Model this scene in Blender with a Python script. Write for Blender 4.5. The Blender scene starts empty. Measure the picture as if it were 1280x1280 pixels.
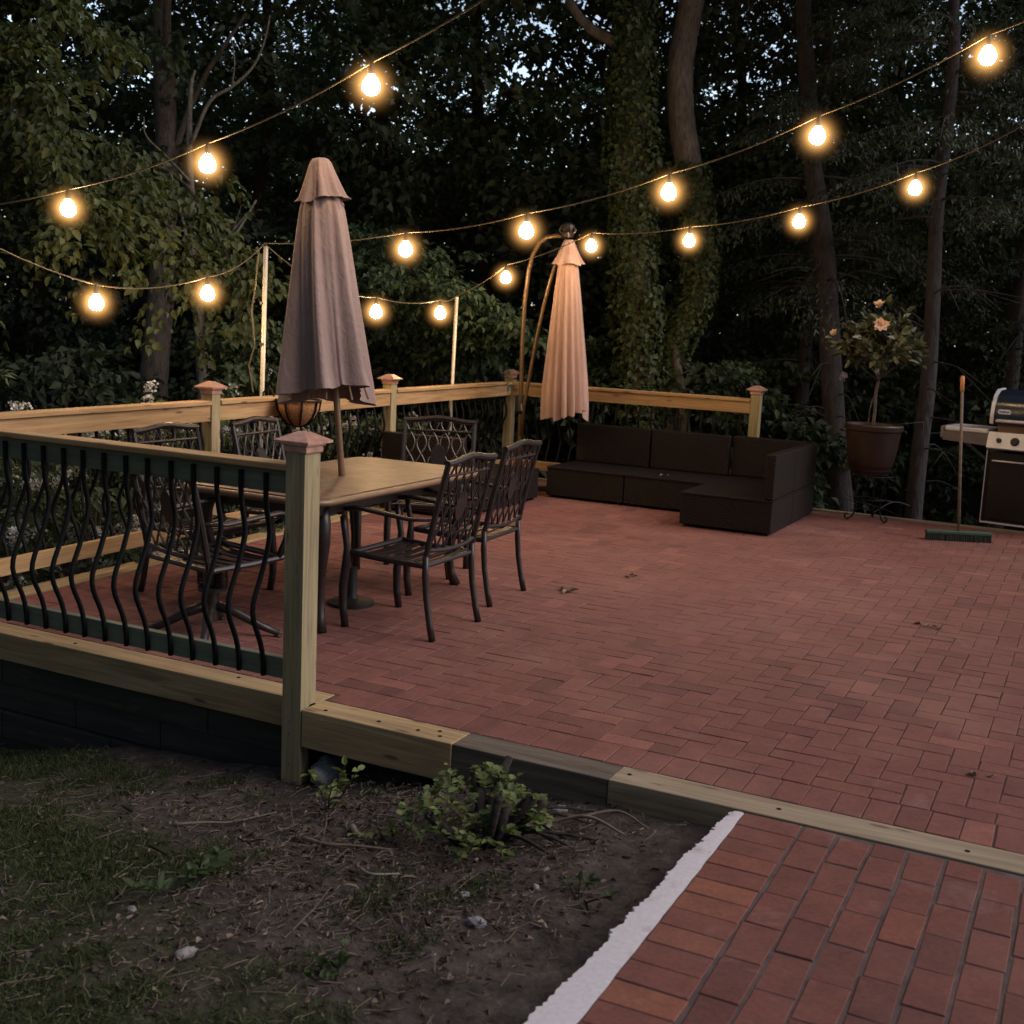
import bpy, bmesh, math, random
import numpy as np
from mathutils import Vector, Matrix

PI = math.pi
sc = bpy.context.scene
COL = sc.collection
rng = np.random.default_rng(11)
random.seed(5)


# ------------------------------------------------------------------ helpers
def unit(v):
    v = np.asarray(v, float)
    return v / (np.linalg.norm(v, axis=-1, keepdims=True) + 1e-12)


def tag(o, label=None, cat=None, group=None, kind=None):
    if label: o['label'] = label
    if cat: o['category'] = cat
    if group: o['group'] = group
    if kind: o['kind'] = kind
    return o


def thing(name, label, cat, loc=(0, 0, 0), rz=0.0, group=None):
    o = bpy.data.objects.new(name, None)
    COL.objects.link(o)
    o.empty_display_size = 0.1
    o.location = loc
    o.rotation_euler = (0, 0, rz)
    return tag(o, label, cat, group)


def copy_tree(o, parent=None):
    c = o.copy()
    COL.objects.link(c)
    c.parent = parent
    for ch in list(o.children):
        copy_tree(ch, c)
    return c


def finish(me, name, mat, parent=None, smooth=False):
    o = bpy.data.objects.new(name, me)
    COL.objects.link(o)
    if mat is not None:
        for m in (mat if isinstance(mat, (list, tuple)) else [mat]):
            me.materials.append(m)
    if smooth:
        me.polygons.foreach_set('use_smooth', [True] * len(me.polygons))
    if parent is not None:
        o.parent = parent
    return o


class MB:
    """collects shapes; build() links them as one mesh object"""
    def __init__(s):
        s.v = []; s.f = []; s.m = []; s.t = []; s.mi = 0; s.tint = 0.5

    def add(s, vs, fs):
        b = len(s.v)
        s.v += [tuple(map(float, p)) for p in vs]
        s.t += [s.tint] * len(vs)
        s.f += [tuple(i + b for i in f) for f in fs]
        s.m += [s.mi] * len(fs)
        return s

    def box(s, x0, x1, y0, y1, z0, z1, bev=0.0, M=None):
        if bev <= 0:
            vs = [(x, y, z) for x in (x0, x1) for y in (y0, y1) for z in (z0, z1)]
            fs = [(0, 1, 3, 2), (4, 6, 7, 5), (0, 4, 5, 1), (2, 3, 7, 6), (0, 2, 6, 4), (1, 5, 7, 3)]
        else:
            bm = bmesh.new()
            bmesh.ops.create_cube(bm, size=1.0)
            for v in bm.verts:
                v.co = Vector(((x0 + x1) / 2 + v.co.x * (x1 - x0), (y0 + y1) / 2 + v.co.y * (y1 - y0), (z0 + z1) / 2 + v.co.z * (z1 - z0)))
            bmesh.ops.bevel(bm, geom=bm.edges[:], offset=bev, segments=2, affect='EDGES', profile=0.5)
            bm.verts.index_update()
            vs = [tuple(v.co) for v in bm.verts]
            fs = [tuple(v.index for v in f.verts) for f in bm.faces]
            bm.free()
        if M is not None:
            vs = [tuple(M @ Vector(p)) for p in vs]
        return s.add(vs, fs)

    def tube(s, pts, r, n=8, cap=True, flat=1.0, fdir=None):
        P = np.array(pts, float)
        k = len(P)
        R = np.full(k, float(r)) if np.isscalar(r) else np.array(r, float)
        T = np.zeros_like(P)
        T[1:-1] = P[2:] - P[:-2]; T[0] = P[1] - P[0]; T[-1] = P[-1] - P[-2]
        T = unit(T)
        ref = np.array(fdir, float) if fdir is not None else (np.array([0, 0, 1.0]) if abs(T[0][2]) < 0.9 else np.array([1.0, 0, 0]))
        u = unit(np.cross(T[0], ref))
        vs = []
        for i in range(k):
            u = unit(u - T[i] * (u @ T[i]))
            w = np.cross(T[i], u)
            for j in range(n):
                a = 2 * PI * j / n
                vs.append(P[i] + R[i] * (math.cos(a) * u + flat * math.sin(a) * w))
        fs = []
        for i in range(k - 1):
            for j in range(n):
                a, b = i * n + j, i * n + (j + 1) % n
                fs.append((a, b, b + n, a + n))
        if cap:
            fs.append(tuple(range(n))[::-1])
            fs.append(tuple((k - 1) * n + j for j in range(n)))
        return s.add(vs, fs)

    def lathe(s, prof, n=24, c=(0, 0, 0), cap=True):
        vs = []
        for r, z in prof:
            for j in range(n):
                a = 2 * PI * j / n
                vs.append((c[0] + r * math.cos(a), c[1] + r * math.sin(a), c[2] + z))
        fs = []
        for i in range(len(prof) - 1):
            for j in range(n):
                a, b = i * n + j, i * n + (j + 1) % n
                fs.append((a, b, b + n, a + n))
        if cap:
            fs.append(tuple(range(n))[::-1])
            fs.append(tuple((len(prof) - 1) * n + j for j in range(n)))
        return s.add(vs, fs)

    def prism(s, poly, z0, z1):
        n = len(poly)
        vs = [(x, y, z0) for x, y in poly] + [(x, y, z1) for x, y in poly]
        fs = [tuple(range(n))[::-1], tuple(range(n, 2 * n))] + [(i, (i + 1) % n, n + (i + 1) % n, n + i) for i in range(n)]
        return s.add(vs, fs)

    def build(s, name, mat, parent=None, smooth=False, world=False, autosmooth=False):
        vs = s.v
        if world and parent is not None:
            L = Vector(parent.location); Rm = Matrix.Rotation(-parent.rotation_euler.z, 3, 'Z')
            vs = [tuple(Rm @ (Vector(p) - L)) for p in vs]
        me = bpy.data.meshes.new(name)
        me.from_pydata(vs, [], s.f)
        if len(set(s.m)) > 1:
            me.polygons.foreach_set('material_index', s.m)
        a = me.attributes.new('tint', 'FLOAT', 'POINT')
        a.data.foreach_set('value', s.t)
        o = finish(me, name, mat, parent, smooth or autosmooth)
        if autosmooth:
            me.set_sharp_from_angle(angle=math.radians(40))
        me.update()
        return o


def leaf_object(name, P, D, N, L, W, tint, mat, parent=None, fold=0.3, full=False):
    """many small leaf-shaped faces as one mesh"""
    P = np.asarray(P, float); D = unit(D); N = np.asarray(N, float)
    S = unit(np.cross(D, N)); N = np.cross(S, D)
    L = np.broadcast_to(L, (len(P),))[:, None]; W = np.broadcast_to(W, (len(P),))[:, None]
    n = len(P)
    if full:
        b = P; t = P + D * L - N * L * 0.12
        l1 = P + D * L * 0.3 + S * W * 0.46 + N * W * fold; l2 = P + D * L * 0.68 + S * W * 0.38 + N * W * fold * 0.6
        r1 = P + D * L * 0.3 - S * W * 0.46 + N * W * fold; r2 = P + D * L * 0.68 - S * W * 0.38 + N * W * fold * 0.6
        m = P + D * L * 0.5
        V = np.stack([b, r1, r2, t, l2, l1], 1).reshape(-1, 3); k = 6
        idx = np.array([0, 1, 2, 3, 0, 3, 4, 5]); per = 2; lt = 4
    else:
        b = P; t = P + D * L - N * L * 0.1
        l = P + D * L * 0.45 + S * W * 0.5 + N * W * fold
        r = P + D * L * 0.45 - S * W * 0.5 + N * W * fold
        V = np.stack([b, r, t, l], 1).reshape(-1, 3); k = 4
        idx = np.array([0, 1, 2, 0, 2, 3]); per = 2; lt = 3
    me = bpy.data.meshes.new(name)
    me.vertices.add(n * k)
    me.vertices.foreach_set('co', V.ravel())
    loops = (np.arange(n)[:, None] * k + idx[None]).ravel()
    me.loops.add(len(loops)); me.loops.foreach_set('vertex_index', loops)
    me.polygons.add(n * per)
    me.polygons.foreach_set('loop_start', np.arange(n * per) * lt)
    me.update(calc_edges=True)
    a = me.attributes.new('tint', 'FLOAT', 'POINT')
    a.data.foreach_set('value', np.repeat(np.broadcast_to(tint, (n,)), k))
    return finish(me, name, mat, parent)


# ------------------------------------------------------------------ materials
def new_mat(name):
    m = bpy.data.materials.new(name)
    m.use_nodes = True
    nt = m.node_tree
    b = nt.nodes['Principled BSDF']
    return m, nt, b


def N_(nt, typ, **kw):
    n = nt.nodes.new(typ)
    for k, v in kw.items():
        if k in ('operation', 'data_type', 'blend_type', 'noise_dimensions', 'attribute_name', 'feature', 'interpolation_type', 'clamp'):
            setattr(n, k, v)
        else:
            n.inputs[k].default_value = v
    return n


def ramp(nt, fac, stops):
    r = nt.nodes.new('ShaderNodeValToRGB')
    e = r.color_ramp.elements
    while len(e) < len(stops): e.new(0.5)
    for i, (p, c) in enumerate(stops):
        e[i].position = p
        e[i].color = (*c, 1) if len(c) == 3 else c
    nt.links.new(fac, r.inputs[0])
    return r.outputs[0]


def mix(nt, fac, a, b, mode='MIX'):
    m = nt.nodes.new('ShaderNodeMix'); m.data_type = 'RGBA'; m.blend_type = mode
    for s, v in ((m.inputs[0], fac), (m.inputs[6], a), (m.inputs[7], b)):
        if hasattr(v, 'is_linked') or isinstance(v, bpy.types.NodeSocket): nt.links.new(v, s)
        elif isinstance(v, (int, float)): s.default_value = v
        else: s.default_value = (*v, 1) if len(v) == 3 else v
    return m.outputs[2]


def coords(nt, scale=(1, 1, 1), kind='Object', randomise=True):
    tc = nt.nodes.new('ShaderNodeTexCoord')
    mp = nt.nodes.new('ShaderNodeMapping')
    mp.inputs['Scale'].default_value = scale
    nt.links.new(tc.outputs[kind], mp.inputs[0])
    if randomise:
        oi = nt.nodes.new('ShaderNodeObjectInfo')
        ml = N_(nt, 'ShaderNodeMath', operation='MULTIPLY'); ml.inputs[1].default_value = 37.0
        nt.links.new(oi.outputs['Random'], ml.inputs[0])
        nt.links.new(ml.outputs[0], mp.inputs['Location'])
    return mp.outputs[0]


def noise(nt, vec, scale, detail=4, rough=0.55, dist=0.0):
    n = N_(nt, 'ShaderNodeTexNoise', Scale=scale, Detail=detail, Roughness=rough, Distortion=dist)
    nt.links.new(vec, n.inputs['Vector'])
    return n.outputs[0]


def bump(nt, b, h, strength=0.3, dist=0.01):
    n = N_(nt, 'ShaderNodeBump', Strength=strength, Distance=dist)
    nt.links.new(h, n.inputs['Height'])
    nt.links.new(n.outputs[0], b.inputs['Normal'])


def mat_wood(name, axis, c_lo, c_mid, c_hi, knots=True, rough=0.75):
    m, nt, b = new_mat(name)
    sl = [16, 16, 16]; sl[axis] = 1.0
    v = coords(nt, sl)
    n1 = noise(nt, v, 1.6, 5, 0.6, 0.8)
    col = ramp(nt, n1, [(0.28, c_lo), (0.5, c_mid), (0.72, c_hi)])
    sf = [90, 90, 90]; sf[axis] = 3.0
    n2 = noise(nt, coords(nt, sf), 1.0, 3)
    col = mix(nt, 0.35, col, ramp(nt, n2, [(0.3, (0.45, 0.42, 0.36)), (0.65, (1.1, 1.08, 1.0))]), 'MULTIPLY')
    n3 = noise(nt, coords(nt, (1.3, 1.3, 1.3)), 1.2, 2)
    col = mix(nt, 0.5, col, ramp(nt, n3, [(0.3, (0.75, 0.78, 0.68)), (0.7, (1.12, 1.08, 1.02))]), 'MULTIPLY')
    if knots:
        sk = [15, 15, 15]; sk[axis] = 3.4
        vo = N_(nt, 'ShaderNodeTexVoronoi', Scale=1.0, Randomness=1.0)
        nt.links.new(coords(nt, sk), vo.inputs['Vector'])
        kf = ramp(nt, vo.outputs['Distance'], [(0.08, (0.85, 0.85, 0.85)), (0.17, (0, 0, 0))])
        col = mix(nt, kf, col, (0.09, 0.05, 0.03))
    nt.links.new(col, b.inputs['Base Color'])
    b.inputs['Roughness'].default_value = rough
    bump(nt, b, n2, 0.25, 0.004)
    return m


def mat_plain(name, col, rough=0.6, metal=0.0, var=0.25, scale=12, bmp=0.0, spec=0.5, col2=None):
    m, nt, b = new_mat(name)
    n = noise(nt, coords(nt), scale, 5, 0.6)
    c2 = col2 or tuple(max(0, c * (1 - var)) for c in col)
    c1 = tuple(c * (1 + var * 0.6) for c in col)
    nt.links.new(ramp(nt, n, [(0.3, c2), (0.7, c1)]), b.inputs['Base Color'])
    rr = ramp(nt, n, [(0.2, (rough * 0.85,) * 3), (0.8, (min(1, rough * 1.15),) * 3)])
    nt.links.new(rr, b.inputs['Roughness'])
    b.inputs['Metallic'].default_value = metal
    b.inputs['Specular IOR Level'].default_value = spec
    if bmp: bump(nt, b, n, bmp, 0.01)
    return m


def mat_leaf(name, dark, light, rough=0.55, trans=0.25, spec=0.35):
    m, nt, b = new_mat(name)
    at = N_(nt, 'ShaderNodeAttribute', attribute_name='tint')
    col = ramp(nt, at.outputs['Fac'], [(0.0, dark), (1.0, light)])
    nt.links.new(col, b.inputs['Base Color'])
    b.inputs['Roughness'].default_value = rough
    b.inputs['Specular IOR Level'].default_value = spec
    if trans > 0:
        t = nt.nodes.new('ShaderNodeBsdfTranslucent')
        nt.links.new(mix(nt, 1.0, col, (1.0, 1.1, 0.5), 'MULTIPLY'), t.inputs[0])
        ms = nt.nodes.new('ShaderNodeMixShader'); ms.inputs[0].default_value = trans
        nt.links.new(b.outputs[0], ms.inputs[1]); nt.links.new(t.outputs[0], ms.inputs[2])
        nt.links.new(ms.outputs[0], nt.nodes['Material Output'].inputs[0])
    return m


def mat_bark(name, lo, hi, zs=0.25):
    m, nt, b = new_mat(name)
    v = coords(nt, (1, 1, zs))
    n = noise(nt, v, 26, 6, 0.65, 0.6)
    n2 = noise(nt, coords(nt), 3.0, 3)
    col = ramp(nt, n, [(0.3, lo), (0.7, hi)])
    col = mix(nt, 0.6, col, ramp(nt, n2, [(0.3, (0.55, 0.55, 0.5)), (0.7, (1.15, 1.15, 1.1))]), 'MULTIPLY')
    nt.links.new(col, b.inputs['Base Color'])
    b.inputs['Roughness'].default_value = 0.95
    bump(nt, b, n, 0.9, 0.03)
    return m


def mat_brick(name, lo, mid, hi, dust=(0.33, 0.175, 0.14), dust_amt=0.5):
    m, nt, b = new_mat(name)
    at = N_(nt, 'ShaderNodeAttribute', attribute_name='tint')
    col = ramp(nt, at.outputs['Fac'], [(0.0, lo), (0.45, mid), (0.8, mid), (1.0, hi)])
    v = coords(nt, randomise=False)
    n1 = noise(nt, v, 55, 6, 0.7)
    col = mix(nt, 0.55, col, ramp(nt, n1, [(0.25, (0.5, 0.5, 0.52)), (0.7, (1.25, 1.22, 1.2))]), 'MULTIPLY')
    n4 = noise(nt, v, 9.0, 4, 0.65)
    col = mix(nt, 0.45, col, ramp(nt, n4, [(0.3, (0.58, 0.56, 0.58)), (0.7, (1.25, 1.2, 1.16))]), 'MULTIPLY')
    n2 = noise(nt, v, 0.9, 5, 0.6)
    f = ramp(nt, n2, [(0.48, (0, 0, 0)), (0.75, (dust_amt,) * 3)])
    col = mix(nt, f, col, dust)
    n3 = noise(nt, v, 1.7, 4, 0.6, 0.5)
    f2 = ramp(nt, n3, [(0.52, (0, 0, 0)), (0.8, (0.5,) * 3)])
    col = mix(nt, f2, col, (0.14, 0.066, 0.062))
    n5 = noise(nt, v, 2.3, 6, 0.7, 1.0)
    f3 = ramp(nt, n5, [(0.60, (0, 0, 0)), (0.80, (0.4,) * 3)])
    col = mix(nt, f3, col, (0.36, 0.27, 0.26))
    # dry dust trodden into the middle of the paving
    gp = nt.nodes.new('ShaderNodeVectorMath'); gp.operation = 'DISTANCE'; gp.inputs[1].default_value = (1.0, 3.4, 0.0)
    nt.links.new(v, gp.inputs[0])
    md = nt.nodes.new('ShaderNodeMapRange'); md.interpolation_type = 'SMOOTHSTEP'
    for k_, v_ in (('From Min', 3.4), ('From Max', 0.6), ('To Min', 0.0), ('To Max', 0.55)): md.inputs[k_].default_value = v_
    nt.links.new(gp.outputs['Value'], md.inputs['Value'])
    mdn = N_(nt, 'ShaderNodeMath', operation='MULTIPLY'); nt.links.new(md.outputs[0], mdn.inputs[0])
    nt.links.new(ramp(nt, noise(nt, v, 2.6, 6, 0.65), [(0.3, (0.25,) * 3), (0.7, (1, 1, 1))]), mdn.inputs[1])
    col = mix(nt, mdn.outputs[0], col, (0.245, 0.125, 0.107))
    n6 = noise(nt, v, 130, 4, 0.7)
    col = mix(nt, ramp(nt, n6, [(0.60, (0, 0, 0)), (0.72, (0.55,) * 3)]), col, (0.09, 0.045, 0.04))
    nt.links.new(col, b.inputs['Base Color'])
    b.inputs['Roughness'].default_value = 0.88
    b.inputs['Specular IOR Level'].default_value = 0.3
    bump(nt, b, n1, 0.35, 0.004)
    return m


M = {}
tanL = ((0.28, 0.165, 0.078), (0.45, 0.28, 0.140), (0.54, 0.37, 0.20))
for i, ax in enumerate('xyz'):
    M['wood_' + ax] = mat_wood('treated_pine_' + ax, i, *tanL)
M['post'] = mat_wood('treated_post', 2, (0.20, 0.16, 0.092), (0.33, 0.275, 0.165), (0.43, 0.365, 0.23))
M['green_wood'] = mat_wood('green_treated_pine', 0, (0.105, 0.125, 0.092), (0.175, 0.20, 0.150), (0.23, 0.25, 0.19), knots=False)
M['timber_new'] = mat_wood('timber_new', 0, (0.23, 0.16, 0.085), (0.40, 0.285, 0.155), (0.50, 0.375, 0.215))
M['timber_old'] = mat_wood('timber_old', 0, (0.05, 0.04, 0.034), (0.12, 0.10, 0.085), (0.19, 0.165, 0.14))
M['timber_weathered'] = mat_wood('timber_weathered', 0, (0.19, 0.15, 0.105), (0.31, 0.25, 0.18), (0.39, 0.325, 0.24))
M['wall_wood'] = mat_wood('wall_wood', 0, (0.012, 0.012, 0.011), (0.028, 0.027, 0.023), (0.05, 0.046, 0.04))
M['copper'] = mat_plain('copper', (0.72, 0.42, 0.34), 0.36, 0.6, 0.25, 25)
M['iron'] = mat_plain('black_iron', (0.0035, 0.0035, 0.004), 0.65, 0.0, 0.3, 30, spec=0.25)
M['bronze'] = mat_plain('dark_bronze', (0.032, 0.025, 0.025), 0.38, 0.25, 0.35, 30, spec=0.6)
M['pole_brown'] = mat_plain('brown_pole', (0.25, 0.155, 0.095), 0.4, 0.2, 0.2, 10)
M['pole_bronze'] = mat_plain('bronze_pole', (0.15, 0.095, 0.05), 0.4, 0.35, 0.2, 10)
M['pipe'] = mat_plain('galvanised_pipe', (0.62, 0.56, 0.46), 0.45, 0.2, 0.15, 14)
M['patio_brick'] = mat_brick('patio_brick', (0.135, 0.057, 0.049), (0.200, 0.081, 0.068), (0.275, 0.113, 0.092))
M['path_brick'] = mat_brick('path_brick', (0.130, 0.052, 0.043), (0.180, 0.070, 0.055), (0.245, 0.095, 0.060), dust_amt=0.2)
M['joint'] = mat_plain('joint_sand', (0.080, 0.045, 0.040), 0.95, 0, 0.4, 20)
M['path_joint'] = mat_plain('path_joint', (0.10, 0.070, 0.064), 0.95, 0, 0.4, 20)
def mat_mortar():
    m, nt, b = new_mat('white_mortar')
    v = coords(nt, randomise=False)
    n1 = noise(nt, v, 60, 6, 0.75); n2 = noise(nt, v, 11, 5, 0.65)
    c = ramp(nt, n1, [(0.3, (0.50, 0.47, 0.49)), (0.6, (0.61, 0.58, 0.61))])
    c = mix(nt, ramp(nt, n2, [(0.56, (0, 0, 0)), (0.75, (0.6,) * 3)]), c, (0.27, 0.22, 0.20))
    nt.links.new(c, b.inputs['Base Color']); b.inputs['Roughness'].default_value = 0.9
    bump(nt, b, n1, 0.06, 0.002)
    return m


M['white_paint'] = mat_mortar()
M['cloth_mauve'] = None
M['rock'] = mat_plain('grey_rock', (0.26, 0.26, 0.27), 0.9, 0, 0.6, 26, 1.0)
M['stone_white'] = mat_plain('pale_stone', (0.24, 0.225, 0.21), 0.9, 0, 0.5, 30, 0.4)
M['steel'] = mat_plain('stainless', (0.74, 0.76, 0.82), 0.42, 0.3, 0.06, 40)
M['steel_dull'] = mat_plain('grey_enamel', (0.22, 0.21, 0.21), 0.45, 0.3, 0.15, 20)
M['lid'] = mat_plain('lid_enamel', (0.012, 0.016, 0.032), 0.22, 0.0, 0.2, 10, spec=0.7)
M['black'] = mat_plain('black_enamel', (0.006, 0.006, 0.006), 0.35, 0.0, 0.2, 10)
M['plastic_black'] = mat_plain('black_plastic', (0.012, 0.012, 0.013), 0.55, 0, 0.2, 10)
M['badge'] = mat_plain('badge_face', (0.70, 0.76, 0.88), 0.5, 0.0, 0.08, 10)
M['badge_ink'] = mat_plain('badge_ink', (0.03, 0.05, 0.12), 0.5)
M['orange'] = mat_plain('orange_wood', (0.62, 0.27, 0.10), 0.6)
M['broom_green'] = mat_plain('broom_green', (0.05, 0.10, 0.065), 0.6, 0, 0.3, 30)
M['bristle'] = mat_plain('bristles', (0.03, 0.045, 0.035), 0.9, 0, 0.5, 120)
M['pot'] = mat_plain('brown_pot', (0.026, 0.012, 0.008), 0.5, 0, 0.4, 7, 0.1)
M['soil_dark'] = mat_plain('potting_soil', (0.02, 0.014, 0.01), 0.95, 0, 0.4, 30, 0.5)
M['coco'] = mat_plain('coco_liner', (0.34, 0.17, 0.07), 0.95, 0, 0.45, 60, 0.9)
M['petal_orange'] = mat_leaf('petal_orange', (0.80, 0.50, 0.42), (0.90, 0.72, 0.64), 0.6, 0.3)
M['petal_lilac'] = mat_leaf('petal_lilac', (0.30, 0.24, 0.42), (0.42, 0.36, 0.55), 0.6, 0.3)
M['petal_white'] = mat_leaf('petal_white', (0.36, 0.36, 0.42), (0.62, 0.62, 0.68), 0.6, 0.3)
M['twig'] = mat_plain('twig', (0.16, 0.125, 0.098), 0.9, 0, 0.4, 30)
M['twig_pale'] = mat_plain('twig_pale', (0.20, 0.165, 0.125), 0.9, 0, 0.4, 30)
M['stump'] = mat_plain('cut_stem', (0.040, 0.033, 0.031), 0.95, 0, 0.6, 40, 0.9, 0.2)
M['litter'] = mat_leaf('leaf_litter', (0.030, 0.022, 0.018), (0.36, 0.275, 0.21), 0.85, 0.1, 0.2)
M['grass'] = mat_leaf('grass', (0.030, 0.048, 0.018), (0.12, 0.145, 0.06), 0.7, 0.3, 0.2)
M['weed'] = mat_leaf('weed', (0.025, 0.042, 0.015), (0.065, 0.095, 0.034), 0.6, 0.3)
M['shrub_leaf'] = mat_leaf('shrub_leaf', (0.035, 0.065, 0.022), (0.20, 0.25, 0.085), 0.5, 0.3)
M['hibiscus'] = mat_leaf('hibiscus_leaf', (0.035, 0.045, 0.026), (0.16, 0.18, 0.105), 0.35, 0.15, 0.5)
M['leaf_maple'] = mat_leaf('leaf_maple', (0.018, 0.030, 0.011), (0.085, 0.108, 0.042), 0.65, 0.3)
M['leaf_far'] = mat_leaf('leaf_far', (0.030, 0.048, 0.034), (0.125, 0.165, 0.112), 0.65, 0.35)
M['leaf_dark'] = mat_leaf('leaf_dark', (0.016, 0.026, 0.017), (0.070, 0.095, 0.058), 0.65, 0.3)
M['leaf_mid'] = mat_leaf('leaf_mid', (0.022, 0.038, 0.020), (0.095, 0.130, 0.070), 0.6, 0.3)
M['leaf_light'] = mat_leaf('leaf_light', (0.022, 0.042, 0.022), (0.080, 0.125, 0.064), 0.6, 0.3)
M['needles'] = mat_leaf('needles', (0.016, 0.025, 0.018), (0.070, 0.090, 0.062), 0.7, 0.1)
M['ivy'] = mat_leaf('ivy_leaf', (0.018, 0.032, 0.010), (0.085, 0.115, 0.040), 0.5, 0.15)
M['bark_dark'] = mat_bark('bark_dark', (0.018, 0.013, 0.011), (0.065, 0.048, 0.042))
M['bark_grey'] = mat_bark('bark_grey', (0.054, 0.046, 0.043), (0.19, 0.163, 0.151))
M['bark_con'] = mat_bark('bark_conifer', (0.020, 0.017, 0.019), (0.070, 0.061, 0.068))
M['bark_pale'] = mat_bark('bark_pale', (0.085, 0.08, 0.07), (0.23, 0.215, 0.185), 0.5)
M['cable'] = mat_plain('cable', (0.11, 0.085, 0.05), 0.5)
M['socket'] = mat_plain('socket', (0.03, 0.022, 0.015), 0.5)


def mat_cloth(name, col):
    m, nt, b = new_mat(name)
    n = noise(nt, coords(nt, (1, 1, 0.3)), 5, 5, 0.6)
    c = ramp(nt, n, [(0.3, tuple(x * 0.78 for x in col)), (0.7, tuple(x * 1.12 for x in col))])
    nt.links.new(c, b.inputs['Base Color'])
    b.inputs['Roughness'].default_value = 0.9
    b.inputs['Specular IOR Level'].default_value = 0.2
    b.inputs['Sheen Weight'].default_value = 0.15
    n2 = noise(nt, coords(nt, (1, 1, 1)), 420, 2)
    n3 = noise(nt, coords(nt, (1, 1, 0.6)), 22, 4, 0.6, 1.0)
    ad = N_(nt, 'ShaderNodeMath', operation='MULTIPLY_ADD'); ad.inputs[1].default_value = 0.12
    nt.links.new(n2, ad.inputs[0]); nt.links.new(n3, ad.inputs[2])
    bump(nt, b, ad.outputs[0], 0.45, 0.02)
    return m


M['cloth_mauve'] = mat_cloth('cloth_mauve', (0.33, 0.24, 0.22))
M['cloth_peach'] = mat_cloth('cloth_peach', (0.48, 0.325, 0.285))


def mat_wicker():
    m, nt, b = new_mat('wicker')
    br = nt.nodes.new('ShaderNodeTexBrick')
    tc = nt.nodes.new('ShaderNodeTexCoord')
    # weave from two crossed waves in object space, on every face direction
    w1 = N_(nt, 'ShaderNodeTexWave', Scale=17.0, Distortion=0.5); w1.bands_direction = 'DIAGONAL'
    w2 = N_(nt, 'ShaderNodeTexWave', Scale=24.0, Distortion=0.4); w2.bands_direction = 'Z'
    nt.links.new(tc.outputs['Object'], w1.inputs[0]); nt.links.new(tc.outputs['Object'], w2.inputs[0])
    nt.nodes.remove(br)
    mu = N_(nt, 'ShaderNodeMath', operation='ADD')
    nt.links.new(w1.outputs['Fac'], mu.inputs[0]); nt.links.new(w2.outputs['Fac'], mu.inputs[1])
    n = noise(nt, coords(nt), 3.5, 4)
    c = ramp(nt, mu.outputs[0], [(0.2, (0.003, 0.002, 0.002)), (1.0, (0.014, 0.009, 0.0082))])
    c = mix(nt, 0.6, c, ramp(nt, n, [(0.3, (0.7, 0.68, 0.66)), (0.75, (1.3, 1.25, 1.25))]), 'MULTIPLY')
    nt.links.new(c, b.inputs['Base Color'])
    b.inputs['Roughness'].default_value = 0.6
    b.inputs['Specular IOR Level'].default_value = 0.26
    bump(nt, b, mu.outputs[0], 0.6, 0.006)
    return m


M['wicker'] = mat_wicker()


def mat_tabletop():
    m, nt, b = new_mat('stone_tabletop')
    v = coords(nt)
    vo = N_(nt, 'ShaderNodeTexVoronoi', Scale=22.0)
    nt.links.new(v, vo.inputs['Vector'])
    n = noise(nt, v, 3, 5)
    c = ramp(nt, n, [(0.3, (0.14, 0.088, 0.062)), (0.7, (0.23, 0.152, 0.11))])
    c = mix(nt, 0.25, c, vo.outputs['Color'], 'MULTIPLY')
    n3 = noise(nt, v, 14, 4)
    c = mix(nt, 0.6, c, ramp(nt, n3, [(0.34, (0.45, 0.42, 0.40)), (0.62, (1.2, 1.18, 1.15))]), 'MULTIPLY')
    nt.links.new(c, b.inputs['Base Color'])
    b.inputs['Roughness'].default_value = 0.46
    bump(nt, b, vo.outputs['Distance'], 0.15, 0.003)
    return m


M['tabletop'] = mat_tabletop()


def mat_ground(name, forest=False):
    m, nt, b = new_mat(name)
    v = coords(nt, kind='Object', randomise=False)
    n1 = noise(nt, v, 5, 8, 0.7)
    n2 = noise(nt, v, 42, 6, 0.75)
    if forest:
        c = ramp(nt, n1, [(0.3, (0.010, 0.008, 0.006)), (0.7, (0.035, 0.027, 0.018))])
    else:
        c = ramp(nt, n1, [(0.3, (0.046, 0.038, 0.035)), (0.55, (0.092, 0.078, 0.071)), (0.75, (0.16, 0.14, 0.129))])
        at = N_(nt, 'ShaderNodeAttribute', attribute_name='tint')
        nb = noise(nt, v, 3.2, 5, 0.7)
        sub = N_(nt, 'ShaderNodeMath', operation='ADD'); nt.links.new(at.outputs['Fac'], sub.inputs[0]); nt.links.new(nb, sub.inputs[1])
        g = ramp(nt, sub.outputs[0], [(0.85, (0, 0, 0)), (1.0, (0.75,) * 3)])
        c = mix(nt, g, c, ramp(nt, n2, [(0.3, (0.026, 0.034, 0.014)), (0.7, (0.070, 0.082, 0.036))]))
    n9 = noise(nt, v, 14, 5, 0.7)
    c = mix(nt, 0.8, c, ramp(nt, n9, [(0.3, (0.5, 0.48, 0.46)), (0.68, (1.35, 1.32, 1.3))]), 'MULTIPLY')
    c = mix(nt, 0.7, c, ramp(nt, n2, [(0.25, (0.3, 0.28, 0.27)), (0.75, (1.6, 1.55, 1.5))]), 'MULTIPLY')
    nt.links.new(c, b.inputs['Base Color'])
    b.inputs['Roughness'].default_value = 0.95
    b.inputs['Specular IOR Level'].default_value = 0.2
    bump(nt, b, n2, 0.8, 0.02)
    return m


M['ground'] = mat_ground('soil_and_turf')
M['forest_floor'] = mat_ground('forest_floor', True)


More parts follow.
